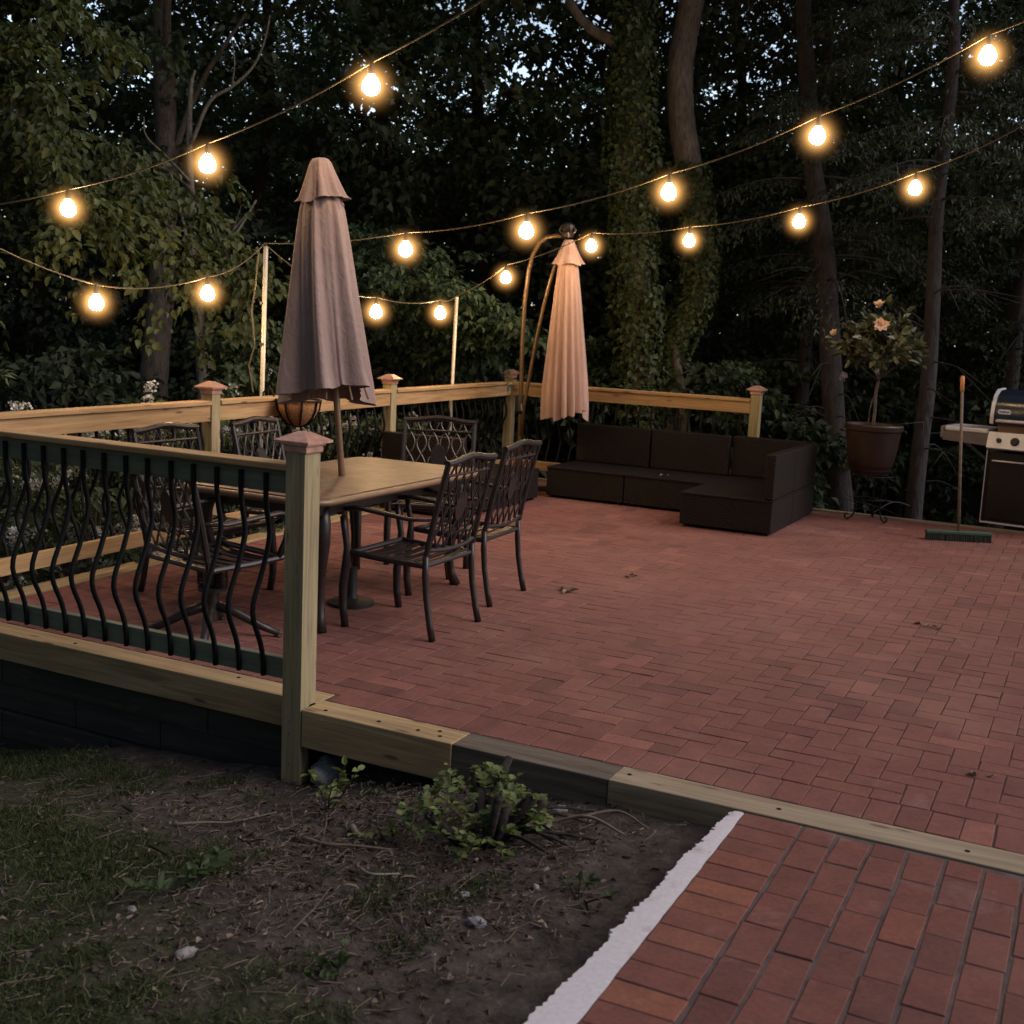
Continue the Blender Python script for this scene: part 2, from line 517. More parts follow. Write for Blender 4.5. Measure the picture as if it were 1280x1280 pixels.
def mat_bulb():
    m, nt, b = new_mat('lit_bulb')
    em = nt.nodes.new('ShaderNodeEmission')
    em.inputs[0].default_value = (1.0, 0.64, 0.30, 1)
    em.inputs[1].default_value = BULB
    nt.links.new(em.outputs[0], nt.nodes['Material Output'].inputs[0])
    return m


def mat_halo():  # emissive volume imitating lens bloom round a bulb, no real mist
    m = bpy.data.materials.new('painted_bloom'); m.use_nodes = True
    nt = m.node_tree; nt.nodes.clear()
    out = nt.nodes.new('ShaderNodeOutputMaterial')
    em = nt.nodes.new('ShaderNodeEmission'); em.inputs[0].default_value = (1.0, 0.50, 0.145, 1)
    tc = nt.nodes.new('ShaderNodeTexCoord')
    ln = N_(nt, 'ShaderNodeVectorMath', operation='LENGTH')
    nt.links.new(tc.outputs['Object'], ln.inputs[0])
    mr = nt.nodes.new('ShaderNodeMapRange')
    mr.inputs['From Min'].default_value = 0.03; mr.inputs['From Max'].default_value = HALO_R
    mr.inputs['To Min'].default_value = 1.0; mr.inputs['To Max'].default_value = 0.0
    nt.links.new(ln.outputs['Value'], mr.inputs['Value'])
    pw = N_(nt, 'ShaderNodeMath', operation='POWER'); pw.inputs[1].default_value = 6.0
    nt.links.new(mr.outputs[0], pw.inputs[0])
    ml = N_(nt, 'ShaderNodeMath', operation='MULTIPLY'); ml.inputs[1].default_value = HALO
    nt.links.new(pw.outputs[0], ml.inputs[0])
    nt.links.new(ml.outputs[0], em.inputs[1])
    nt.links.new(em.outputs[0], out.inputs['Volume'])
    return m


BULB = 150.0
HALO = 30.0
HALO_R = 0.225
M['bulb'] = mat_bulb()
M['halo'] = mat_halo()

# ------------------------------------------------------------------ setting: ground, patio, path
D_ = 7.29


def xB(y):
    return -2.64 + 0.0332 * (7.29 - y)


def ground_z(x, y):
    prof = np.interp(x, [-9, -2.6, -1.8, -0.98, 0.1, 0.86, 1.87, 3.5], [-0.95, -0.72, -0.62, -0.43, -0.335, -0.17, -0.085, -0.07])
    back = np.clip((-y) / 2.5, 0, 1)
    prof = prof + back * (np.clip(-0.12 - prof, -0.2, 0.14)) * 0.8
    return prof


def smooth_noise(x, y, s, seed=0):
    r = np.random.default_rng(seed)
    z = np.zeros_like(x)
    for k in range(7):
        a = r.uniform(0, 2 * PI); f = s * r.uniform(0.6, 1.9); ph = r.uniform(0, 6.28)
        z += np.sin((x * math.cos(a) + y * math.sin(a)) * f + ph) / 7
    return z


def gz(x, y):
    x = np.asarray(x, float); y = np.asarray(y, float)
    return ground_z(x, y) + 0.022 * smooth_noise(x, y, 7, 1) + 0.010 * smooth_noise(x, y, 21, 2)


def grid_mesh(name, x0, x1, y0, y1, nx, ny, zf, mat, tintf=None):
    X, Y = np.meshgrid(np.linspace(x0, x1, nx), np.linspace(y0, y1, ny), indexing='ij')
    Z = zf(X, Y)
    me = bpy.data.meshes.new(name)
    V = np.stack([X, Y, Z], -1).reshape(-1, 3)
    i, j = np.meshgrid(np.arange(nx - 1), np.arange(ny - 1), indexing='ij')
    a = (i * ny + j).ravel()
    F = np.stack([a, a + ny, a + ny + 1, a + 1], 1)
    me.from_pydata(V.tolist(), [], F.tolist())
    at = me.attributes.new('tint', 'FLOAT', 'POINT')
    at.data.foreach_set('value', (tintf(X, Y) if tintf else np.zeros_like(X)).ravel())
    return finish(me, name, mat, None, True)


def turf_mask(X, Y):
    # grassier to the left and towards the camera
    return np.clip(0.72 - 0.34 * (X + 0.1) - 0.50 * (Y + 1.25), -0.3, 0.62)


tag(grid_mesh('ground', -6, 2.02, -6.5, 0.14, 260, 210, gz, M['ground'], turf_mask), kind='structure')


def forest_z(x, y):
    d = np.minimum(np.clip(-2.4 - x, 0, 99), 99)
    e = np.clip(y - 7.3, 0, 99)
    near = np.clip(np.maximum(d, e) / 3.0, 0, 1)
    return -0.55 - 0.35 * near + 0.10 * smooth_noise(x, y, 1.1, 4) + 0.03 * smooth_noise(x, y, 5, 5)


tag(grid_mesh('forest_floor', -70, 60, 0.0, 80, 220, 150, lambda x, y: forest_z(x, y) - 0.15 * ((x > -2.3) & (y < 7.2)), M['forest_floor']), kind='structure')
tag(grid_mesh('terrain', -400, 400, -300, 500, 30, 30, lambda x, y: 0 * x - 1.6, M['forest_floor']), kind='structure')


def brick(mb, x0, x1, y0, y1, g, z, tint, h=0.05):
    mb.tint = tint
    c = 0.0025
    x0 += g; x1 -= g; y0 += g; y1 -= g
    dz = rng.normal(0, 0.0008, 4)
    jx = rng.normal(0, 0.0016, 8)
    b = [(x0 + jx[0], y0 + jx[1]), (x1 + jx[2], y0 + jx[3]), (x1 + jx[4], y1 + jx[5]), (x0 + jx[6], y1 + jx[7])]
    cx, cy = (x0 + x1) / 2, (y0 + y1) / 2
    vs = [(p[0], p[1], z - h) for p in b] + [(p[0], p[1], z - c + d) for p, d in zip(b, dz)]
    vs += [(p[0] + (c if p[0] < cx else -c), p[1] + (c if p[1] < cy else -c), z + d) for p, d in zip(b, dz)]
    fs = [(8, 9, 10, 11)] + [(i, (i + 1) % 4, 4 + (i + 1) % 4, 4 + i) for i in range(4)] + [(4 + i, 4 + (i + 1) % 4, 8 + (i + 1) % 4, 8 + i) for i in range(4)]
    mb.add(vs, fs)


def rt_():
    return float(np.clip(rng.normal(0.5, 0.19), 0, 1)) if rng.random() > 0.04 else float(rng.choice([0.02, 0.98]))


mb = MB()
w = 0.108
# soldier rows along the front timber
x = 0.12
while x < 6.6:
    brick(mb, x, x + w, 0.163, 0.163 + 0.205, 0.0018, 0.0, rt_()); x += w
x = -2.30
while x < 0.11:
    brick(mb, x, x + w, 0.255, 0.255 + 0.113, 0.0025, 0.0, rt_()); x += w
# herringbone field
y0 = 0.37
for i in range(-26, 64):
    for j in range(-1, 66):
        k = (i - j) % 4
        X = i * w; Y = y0 + j * w
        if k == 0: a = (X, X + 2 * w, Y, Y + w)
        elif k == 3: a = (X, X + w, Y, Y + 2 * w)
        else: continue
        lx = xB((a[2] + a[3]) / 2) + 0.075
        a = (max(a[0], lx), min(a[1], 6.6), max(a[2], y0), min(a[3], 7.43))
        if a[1] - a[0] < 0.03 or a[3] - a[2] < 0.03: continue
        brick(mb, *a, 0.0021, 0.0, rt_())
patio = mb.build('patio', M['patio_brick']); tag(patio, kind='structure')
mb = MB(); mb.box(-2.3, 6.6, 0.155, 7.42, -0.07, -0.0036); mb.box(-2.3, 6.6, 0.32, 7.41, -0.5, -0.0702)
tag(mb.build('patio_bed', M['joint']), kind='structure')

# path: soldier course along the white edge, then running bond towards the house
mb = MB()
y = -0.012
while y > -6.4:
    brick(mb, 2.022, 2.225, y - 0.112, y, 0.0025, -0.003, float(np.clip(rt_() + (0.42 if -1.3 < y < -0.35 or rng.random() < .25 else 0.0), 0, 1))); y -= 0.112
cx = 2.232
col_i = 0
while cx < 6.5:
    y = -0.012 - (0.0 if col_i % 2 else 0.105) - rng.uniform(0, 0.03)
    brick(mb, cx, cx + 0.109, y, -0.012, 0.003, -0.003, rt_()) if y < -0.06 else None
    while y > -6.4:
        l = 0.212 + rng.uniform(-0.008, 0.006)
        brick(mb, cx + rng.normal(0, .0015), cx + 0.111 + rng.normal(0, .0015), y - l, y, 0.003, -0.003 + rng.normal(0, 0.001), rt_()); y -= l
    cx += 0.1165; col_i += 1
tag(mb.build('path', M['path_brick']), kind='structure')
mb = MB(); mb.box(2.0, 6.5, -6.4, -0.008, -0.35, -0.0062)
tag(mb.build('path_bed', M['path_joint']), kind='structure')

# painted mortar edge with a ragged outer side
ys = np.linspace(-0.02, -6.3, 520)
n_ = len(ys)
rng = np.random.default_rng(4)
wid = np.interp(-ys, [0, 0.1, 0.5, 1.0, 1.6, 3.0, 7], [0.030, 0.052, 0.070, 0.085, 0.108, 0.125, 0.125])
wid = wid + 0.010 * smooth_noise(ys, ys * 0, 14, 8) + 0.006 * smooth_noise(ys, ys * 0, 60, 9) + rng.normal(0, 0.004, n_) + 0.007 * smooth_noise(ys, ys * 0, 150, 12)
xi = 2.021 + 0.004 * smooth_noise(ys, ys * 0, 30, 10)
vs = []; fs = []
for i in range(n_):
    a = xi[i]; b = a - wid[i]; g_ = lambda: rng.normal(0, 0.0002)
    vs += [(a, ys[i], -0.05), (a, ys[i], -0.001), (a - wid[i] * 0.33, ys[i], 0.0005 + g_()), (a - wid[i] * 0.66, ys[i], g_()), (b + 0.002, ys[i], -0.0005 + g_()), (b, ys[i], -0.008 + 4 * g_()), (b - 0.003, ys[i], -0.16)]
    if i:
        o_ = (i - 1) * 7
        fs += [(o_ + k, o_ + k + 1, o_ + k + 8, o_ + k + 7) for k in range(6)]
mb = MB(); mb.add(vs, [f[::-1] for f in fs])
tag(mb.build('path_kerb', M['white_paint'], autosmooth=True), 'white painted mortar strip along the edge of the brick path', 'path edging')

# ------------------------------------------------------------------ timbers
def timber(name, label, mat, x0, x1, y0, y1, z0, z1, rz=0, loc=(0, 0, 0), bolts=()):
    t = thing(name, label, 'timber', loc, rz)
    mb = MB(); mb.box(x0, x1, y0, y1, z0, z1, 0.004)
    mb.build('beam', mat, t)
    if bolts:
        for bx, by in bolts:
            mb = MB(); mb.lathe([(0.009, 0.0), (0.009, 0.002), (0.006, 0.003)], 8, (bx, by, z1))
            mb.build('screw_head', M['iron'], t)
    return t


timber('landscape_timber', 'long pale timber under the balusters left of the front post', M['timber_new'], -2.47, 0.098, 0.108, 0.250, -0.14, 0.0, bolts=[(-1.4, 0.18), (-.4, .2)])
timber('landscape_timber', 'short pale timber beside the front post with screws on top', M['timber_new'], 0.102, 0.830, 0.0, 0.158, -0.165, 0.0, bolts=[(0.19, 0.05), (0.45, 0.06), (0.64, .06), (0.72, 0.1), (0.75, 0.05)])
timber('landscape_timber', 'dark grey old timber beyond the short pale one', M['timber_old'], 0.832, 1.497, 0.004, 0.160, -0.17, -0.002)
timber('landscape_timber', 'weathered tan timber between the patio and the brick path', M['timber_weathered'], 1.499, 6.5, 0.002, 0.160, -0.17, 0.0, bolts=[(1.55, .09), (2.12, .08), (2.75, 0.08)])
angB = math.atan2(7.29, -0.242)
timber('landscape_timber', 'timber edging the bricks under the left fence', M['timber_new'], 0.0, 7.3, -0.075, 0.075, -0.14, 0.012, angB, (xB(0.12), 0.12, 0))
timber('landscape_timber', 'thin grey board edging the far side of the patio', M['timber_weathered'], -2.5, 6.6, 7.435, 7.49, -0.2, 0.02)

# retaining wall of dark ties under the front timber
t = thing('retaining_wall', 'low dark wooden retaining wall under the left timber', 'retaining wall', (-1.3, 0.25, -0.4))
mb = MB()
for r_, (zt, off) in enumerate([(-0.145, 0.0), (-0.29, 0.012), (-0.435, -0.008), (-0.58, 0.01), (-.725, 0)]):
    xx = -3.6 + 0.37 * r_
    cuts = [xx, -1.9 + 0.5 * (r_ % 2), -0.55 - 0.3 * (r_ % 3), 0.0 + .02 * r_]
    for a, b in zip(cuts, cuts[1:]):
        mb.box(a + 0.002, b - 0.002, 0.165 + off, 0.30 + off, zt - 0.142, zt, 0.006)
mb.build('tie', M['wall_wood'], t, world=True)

# ------------------------------------------------------------------ fences
def post(parent, x, y, h, z0, s=0.092, matp=None, label=None):
    mb = MB(); mb.box(x - s / 2, x + s / 2, y - s / 2, y + s / 2, z0, h - 0.07, 0.004)
    p = mb.build('post', matp or M['post'], parent)
    mb = MB()
    a = s / 2 + 0.006
    mb.box(x - a, x + a, y - a, y + a, h - 0.085, h - 0.058, 0.003)
    mb.box(x - a - 0.008, x + a + 0.008, y - a - 0.008, y + a + 0.008, h - 0.0575, h - 0.046, 0.002)
    b = a + 0.028; c = 0.022
    vs = [(x + sx * b, y + sy * b, h - 0.0455) for sx, sy in ((-1, -1), (1, -1), (1, 1), (-1, 1))]
    vs += [(x + sx * b, y + sy * b, h - 0.036) for sx, sy in ((-1, -1), (1, -1), (1, 1), (-1, 1))]
    vs += [(x + sx * c, y + sy * c, h - 0.002) for sx, sy in ((-1, -1), (1, -1), (1, 1), (-1, 1))]
    vs.append((x, y, h))
    fs = [(3, 2, 1, 0)] + [(i, (i + 1) % 4, 4 + (i + 1) % 4, 4 + i) for i in range(4)] + [(4 + i, 4 + (i + 1) % 4, 8 + (i + 1) % 4, 8 + i) for i in range(4)] + [(8 + i, 8 + (i + 1) % 4, 12) for i in range(4)]
    mb.add(vs, fs)
    mb.build('post_cap', M['copper'], p)
    return p


def baluster_mesh(z0, z1, side):
    H = z1 - z0
    pts = []
    for k in range(25):
        u = k / 24
        zc = z0 + u * H
        # u from bottom; belly bows out in the lower half, slight return above
        off = 0.078 * math.exp(-((u - 0.34) / 0.155) ** 2) - 0.030 * math.exp(-((u - 0.70) / 0.11) ** 2)
        pts.append((0, side * off, zc))
    mb = MB(); mb.tube(pts, 0.0115, 8)
    me_o = mb.build('baluster', M['iron'], None, smooth=True)
    return me_o


# front railing, with its bowed balusters on the outer face
fr = thing('railing', 'front railing of green boards with bowed black balusters and a big copper capped corner post', 'railing', (0, 0.05, 0))
mb = MB(); mb.box(-2.36, -0.002, -0.05, 0.065, 1.008, 1.036, 0.005); mb.build('top_rail', M['wood_x'], fr)
mb = MB(); mb.box(-2.36, -0.002, 0.0, 0.038, 0.905, 1.006, 0.003); mb.build('upper_stringer', M['green_wood'], fr)
mb = MB(); mb.box(-2.36, -0.002, 0.0, 0.038, 0.098, 0.190, 0.003); mb.build('lower_stringer', M['green_wood'], fr)
mb = MB()
mb.box(0, 0.094, -0.05, 0.046, 0.003, 1.1, 0.004)
mb.box(0, 0.094, -0.05, 0.046, 0.0, 1.1, 0.004)
mb = MB()
# notched post: full section above the timber, thinner below
prof = [(-0.05, -0.75), (0.012, -0.75), (0.012, 0.004), (0.056, 0.004), (0.056, 1.105), (-0.05, 1.105)]
mb.add([(0.0, y, z) for y, z in prof] + [(0.096, y, z) for y, z in prof],
       [tuple(range(6)), tuple(range(11, 5, -1))] + [(i, 6 + i, 6 + (i + 1) % 6, (i + 1) % 6) for i in range(6)])
pf = mb.build('post', M['post'], fr)
for bz in (-0.06, -0.115, -.25):
    mb = MB(); mb.tube([(0.04, -0.052, bz), (0.04, -0.0495, bz)], 0.007, 8); mb.build('screw_head', M['steel_dull'], pf)
# cap
_tmp = post(fr, 0.048, 0.003, 1.175, 1.09, 0.106)
capo = [c for c in _tmp.children][0]
capo.parent = pf
bpy.data.objects.remove(_tmp)
bal = baluster_mesh(0.10, 0.985, -1)
first = True
for bx in (-2.205, -2.075, -1.945, -1.813, -1.696, -1.571, -1.442, -1.311, -1.188, -1.058, -0.925, -0.795, -0.658, -0.530, -0.399, -0.267, -0.134):
    o = bal if first else bal.copy()
    if not first: COL.objects.link(o)
    first = False
    o.parent = fr
    o.location = (bx, -0.0095, 0)

# left fence: local x runs along it, away from the corner by the front post
lf = thing('fence', 'left fence of tan boards with three copper capped posts', 'fence', (xB(0.0), 0.0, 0), angB)


def sB(y): return y * math.hypot(1, 0.0332)


PY = [0.02, 2.41, 4.80, 7.285]
for y in PY[1:]:
    post(lf, sB(y), 0, 1.165, -0.75)
for a, b in zip(PY, PY[1:]):
    s0, s1 = sB(a) + 0.05, sB(b) - 0.05
    mb = MB(); mb.box(s0, s1, -0.055, 0.055, 1.006, 1.036, 0.005); mb.build('top_rail', M['wood_x'], lf)
    mb = MB(); mb.box(s0, s1, -0.038, 0.0, 0.895, 1.004, 0.003); mb.build('upper_stringer', M['wood_x'], lf)
    mb = MB(); mb.box(s0, s1, -0.038, 0.0, 0.130, 0.226, 0.003); mb.build('lower_stringer', M['wood_x'], lf)
balB = baluster_mesh(0.14, 0.98, 1)
first = True
for a, b in zip(PY, PY[1:]):
    n = 17
    for i in range(n):
        o = balB if first else balB.copy()
        if not first: COL.objects.link(o)
        first = False
        o.parent = lf
        o.location = (sB(a + (b - a) * (i + 0.75) / (n + 0.5)), 0.011, 0)

rf = thing('fence', 'back fence behind the wicker sofa ending at a single copper capped post', 'fence', (-2.6, 7.29, 0))
post(rf, 2.6, 0, 1.165, -0.75)
mb = MB(); mb.box(0.0, 2.552, -0.055, 0.055, 1.006, 1.036, 0.005); mb.build('top_rail', M['wood_x'], rf)
mb = MB(); mb.box(0.0, 2.552, -0.038, 0.0, 0.895, 1.004, 0.003); mb.build('upper_stringer', M['wood_x'], rf)
mb = MB(); mb.box(0.0, 2.552, -0.038, 0.0, 0.130, 0.226, 0.003); mb.build('lower_stringer', M['wood_x'], rf)
for i in range(19):
    o = balB.copy(); COL.objects.link(o); o.parent = rf
    o.location = (0.14 + i * 0.1285, 0.011, 0)

# ------------------------------------------------------------------ dining set
def chair_parts(root, swivel=False):
    W = 0.53          # between the outer legs
    hw = W / 2 - 0.017
    zs = 0.405 if not swivel else 0.42
    # seat: frame with cross slats
    mb = MB()
    mb.tube([(-hw, 0.25, zs), (hw, 0.25, zs)], 0.016, 8)
    mb.tube([(-hw, -0.20, zs - 0.015), (hw, -0.20, zs - 0.015)], 0.015, 8)
    for s in (-1, 1):
        mb.tube([(s * hw, 0.25, zs), (s * hw, 0.05, zs - 0.012), (s * hw, -0.21, zs - 0.015)], 0.016, 8)
    for k in range(6):
        y = 0.205 - k * 0.072
        sag = 0.014
        ww = 0.03 if k == 0 else 0.019
        n = 8
        vs = []; fs = []
        for i in range(n + 1):
            u = i / n * 2 - 1
            z = zs - 0.004 - sag * (1 - u * u)
            vs += [(u * hw, y - ww, z), (u * hw, y + ww, z), (u * hw, y + ww, z - 0.008), (u * hw, y - ww, z - 0.008)]
            if i:
                o_ = (i - 1) * 4
                fs += [(o_ + q, o_ + (q + 1) % 4, o_ + 4 + (q + 1) % 4, o_ + 4 + q) for q in range(4)]
        mb.add(vs, [f[::-1] for f in fs])
    mb.build('seat', M['bronze'], root, autosmooth=True)
    # legs
    zt = 0.935

    def back_y(z):      # rear line of the backrest
        return -0.205 - 0.115 * ((z - 0.40) / 0.53) ** 1.2 if z > 0.4 else -0.205
    if not swivel:
        for s in (-1, 1):
            pts = [(s * (hw + 0.004), -0.265, 0.0), (s * (hw + 0.002), -0.245, 0.08), (s * hw, -0.218, 0.22), (s * hw, -0.207, 0.34), (s * hw, -0.207, 0.45)]
            mb = MB(); mb.tube(pts, [0.019, 0.018, 0.017, 0.018, 0.017], 8, flat=1.0); mb.build('leg', M['bronze'], root, smooth=True)
        for s in (-1, 1):
            x = s * (hw + 0.022)
            pts = [(x, 0.268, 0.0), (x, 0.285, 0.10), (x, 0.288, 0.22), (x, 0.270, 0.36), (x, 0.268, 0.44), (x, 0.285, 0.52), (x, 0.300, 0.60)]
            mb = MB(); mb.tube(pts, [0.021, 0.021, 0.024, 0.024, 0.018, 0.017, 0.016], 8); mb.build('leg', M['bronze'], root, smooth=True)
    # arms
    for s in (-1, 1):
        x = s * (hw + 0.022)
        pts = [(s * hw, -0.225, 0.635), (x, -0.12, 0.628), (x, 0.04, 0.642), (x, 0.20, 0.655), (x, 0.295, 0.640), (x, 0.325, 0.610)]
        mb = MB(); mb.tube(pts, [0.014, 0.019, 0.022, 0.023, 0.022, 0.015], 8, flat=0.62, fdir=(0, 0, 1))
        if swivel:
            mb.tube([(x, 0.24, 0.65), (x, 0.27, 0.55), (s * hw, 0.22, zs)], 0.016, 8)
        mb.build('armrest', M['bronze'], root, smooth=True)
    # backrest: uprights, arched top, lattice
    mb = MB()
    zsamp = np.linspace(0.45, zt, 8)
    for s in (-1, 1):
        mb.tube([(s * hw, back_y(z), z) for z in zsamp], 0.0165, 8)
    if swivel:
        for s in (-1, 1):
            mb.tube([(s * hw, -0.205, 0.40), (s * hw, -0.207, 0.452)], 0.0165, 8)

    def arch(u): return 0.018 * (1 - u * u) + 0.012 * math.cos(u * PI * 1.5) * 0.5
    n = 14
    mb.tube([(u * (hw + 0.012), back_y(zt), zt + arch(u)) for u in np.linspace(-1, 1, n)], 0.018, 8)
    mb.tube([(u * hw, back_y(0.86), 0.868) for u in (-1, 0, 1)], 0.009, 6)
    mb.tube([(u * hw, back_y(0.47) - 0.012 * (1 - u * u), 0.475 - 0.02 * (1 - u * u)) for u in np.linspace(-1, 1, 9)], 0.012, 6)
    # ogee lattice
    nb = 6
    zz = np.linspace(0.468, 0.93, 22)
    for k in range(nb):
        xc = -hw + (k + 0.5) * 2 * hw / nb
        for ph in (0, PI):
            amp = 0.034
            mb.tube([(xc + amp * math.cos((z - 0.47) / 0.46 * 3 * PI + ph + (PI if k % 2 else 0)), back_y(z), z) for z in zz], 0.0062, 5)
    # centre medallion
    q = []
    for i in range(16):
        a = 2 * PI * i / 16
        q.append((0.052 * math.cos(a), 0.085 * math.sin(a)))
    yb = back_y(0.68)
    vs = [(p[0], yb + 0.008 - p[1] * 0.2, 0.69 + p[1]) for p in q] + [(p[0], yb - 0.008 - p[1] * 0.2, 0.69 + p[1]) for p in q]
    mb.add(vs, [tuple(range(16)), tuple(range(31, 15, -1))] + [(i, 16 + i, 16 + (i + 1) % 16, (i + 1) % 16) for i in range(16)])
    mb.build('backrest', M['bronze'], root, autosmooth=True)
    if swivel:
        mb = MB()
        mb.lathe([(0.10, 0.385), (0.10, 0.365), (0.05, 0.355), (0.045, 0.27), (0.075, 0.262), (0.075, 0.24), (0.032, 0.23), (0.032, 0.09)], 14)
        for s in (-1, 1):
            mb.box(s * 0.12 - 0.02, s * 0.12 + 0.02, -0.19, 0.23, 0.386, 0.40, 0.003)
            for k in range(9):      # rocker springs
                zc = 0.262 + k * 0.011
                mb.lathe([(0.03, 0), (0.036, 0.004), (0.03, 0.008)], 10, (s * 0.075, 0.0, zc), cap=False)
        mb.build('pedestal', M['bronze'], root, autosmooth=True)
        for k in range(4):
            a = PI / 4 + k * PI / 2
            c, s_ = math.cos(a), math.sin(a)
            mb = MB()
            mb.tube([(c * 0.02, s_ * 0.02, 0.16), (c * 0.12, s_ * 0.12, 0.125), (c * 0.25, s_ * 0.25, 0.055), (c * 0.34, s_ * 0.34, 0.018)], [0.026, 0.026, 0.021, 0.017], 8)
            mb.lathe([(0.02, 0), (0.02, 0.012)], 10, (c * 0.335, s_ * 0.335, 0.0))
            mb.build('foot', M['bronze'], root, smooth=True)


G = 'cast metal chairs around the dining table'
c0 = thing('patio_chair', 'dark lattice back chair nearest the front post on the open side of the table', 'chair', (-0.262, 1.505, 0), PI / 2, G)
chair_parts(c0)
for lab, x, y, rz in [
    ('dark lattice back chair second along the open side, behind the nearest one', -0.385, 2.345, PI / 2 + 0.05),
    ('dark lattice back chair at the far end of the table facing the camera', -1.10, 3.10, PI + 0.42),
    ('dark lattice back chair on the fence side of the table near the front railing', -1.66, 1.42, -PI / 2 - 0.05),
    ('dark lattice back chair on the fence side beside the tall mauve umbrella', -1.63, 2.25, -PI / 2 + 0.08),
]:
    c = copy_tree(c0)
    c.location = (x, y, 0); c.rotation_euler = (0, 0, rz)
    tag(c, lab, 'chair', G)
cs = thing('swivel_chair', 'dark swivel rocker chair on a star base behind the front balusters', 'chair', (-0.97, 0.68, 0), -0.22, G)
chair_parts(cs, True)

# table
tb = thing('dining_table', 'dining table with a tan stone top and curved dark legs', 'table', (-0.94, 1.775, 0))


def rrect(hx, hy, r, n=6):
    P = []
    for cx, cy, a0 in ((hx - r, hy - r, 0), (-hx + r, hy - r, PI / 2), (-hx + r, -hy + r, PI), (hx - r, -hy + r, 1.5 * PI)):
        for i in range(n + 1):
            a = a0 + PI / 2 * i / n
            P.append((cx + r * math.cos(a), cy + r * math.sin(a)))
    return P


mb = MB(); mb.prism(rrect(0.455, 0.865, 0.11), 0.704, 0.731); mb.build('tabletop', M['tabletop'], tb)
mb = MB()
Pp = [(x, y, 0.708) for x, y in rrect(0.468, 0.878, 0.12)]
mb.tube(Pp + [Pp[0]], 0.018, 8, cap=False)
mb.build('rim', M['pole_brown'], tb, smooth=True)
mb = MB()
for s in (-1, 1):
    mb.box(s * 0.38 - 0.015, s * 0.38 + 0.015, -0.80, 0.80, 0.63, 0.70, 0.003)
    mb.box(-0.3795, 0.3795, s * 0.78 - 0.015, s * 0.78 + 0.015, 0.632, 0.702, 0.003)
mb.build('apron', M['bronze'], tb)
for sx in (-1, 1):
    for sy in (-1, 1):
        mb = MB()
        dx, dy = sx * 0.7, sy * 0.7
        pts = [(0.36 * sx + dx * o_, 0.70 * sy + dy * o_, z) for o_, z in ((0.0, 0.70), (0.045, 0.58), (0.05, 0.48), (0.0, 0.33), (-0.02, 0.2), (-0.005, 0.08), (0.03, 0.0))]
        mb.tube(pts, [0.032, 0.040, 0.038, 0.028, 0.024, 0.026, 0.034], 10)
        mb.build('leg', M['bronze'], tb, smooth=True)

# ------------------------------------------------------------------ umbrellas
def folded_canopy(name, base, top, prof, nf, amp, mat, parent, seed=0, hem=0.05, res=10, sharp=1.0, sweep=0.0, close_top=True):
    """closed cloth hanging in folds round an axis from top to base"""
    r = np.random.default_rng(seed)
    base = np.array(base, float); top = np.array(top, float)
    ax = unit(top - base); u = unit(np.cross(ax, [0.3, 1, 0])); v = np.cross(ax, u)
    n = nf * res
    ph = r.uniform(-0.25, 0.25, nf); am = r.uniform(0.65, 1.3, nf); hd = r.uniform(-1, 1, nf)
    rows = len(prof)
    vs = []
    for i, (tt, R) in enumerate(prof):
        for j in range(n):
            th = 2 * PI * j / n
            k = int(j // res); fr_ = (j % res) / res
            a0, a1 = am[k], am[(k + 1) % nf]
            am_ = a0 * (1 - fr_) + a1 * fr_
            loc = (fr_ + 0.22 * math.sin(2 * PI * fr_ + ph[k]) * sharp)
            fold = math.cos(2 * PI * loc)
            fold = math.copysign(abs(fold) ** 0.75, fold)
            depth = amp * am_ * (0.25 + 0.75 * (1 - tt))
            rr = R * (1 + depth * fold)
            th2 = th + sweep * (1 - tt) * (1 + 0.3 * math.sin(th)) + 0.10 * (1 - tt) * math.sin(2 * PI * fr_) * sharp
            hz = 0.0
            if i == 0: hz = hem * ((hd[k] * (1 - fr_) + hd[(k + 1) % nf] * fr_) * 1.1 + 0.35 * abs(math.sin(PI * fr_)) - 0.2)
            if i == 1: hz = 0.4 * hem * ((hd[k] * (1 - fr_) + hd[(k + 1) % nf] * fr_) * 1.1 + 0.35 * abs(math.sin(PI * fr_)) - 0.2)
            p = base + (top - base) * tt + ax * hz + rr * (math.cos(th2) * u + math.sin(th2) * v)
            vs.append(p)
    fs = []
    for i in range(rows - 1):
        for j in range(n):
            a, b = i * n + j, i * n + (j + 1) % n
            fs.append((a, b, b + n, a + n))
    if close_top: fs.append(tuple((rows - 1) * n + j for j in range(n)))
    mb = MB(); mb.add(vs, fs)
    return mb.build(name, mat, parent, smooth=True)


def lerp3(a, b, t): return tuple(np.array(a) * (1 - t) + np.array(b) * t)


um = thing('market_umbrella', 'closed mauve brown umbrella standing through the dining table', 'umbrella', (-0.79, 1.67, 0))
off = np.array([-0.79, 1.67, 0])
Tb = np.array([-0.92, 1.736, 0.73]) - off
Tt = np.array([-1.239, 1.902, 2.535]) - off
dirU = (Tt - Tb) / (Tt[2] - Tb[2])


def axU(z): return Tb + dirU * (z - Tb[2])


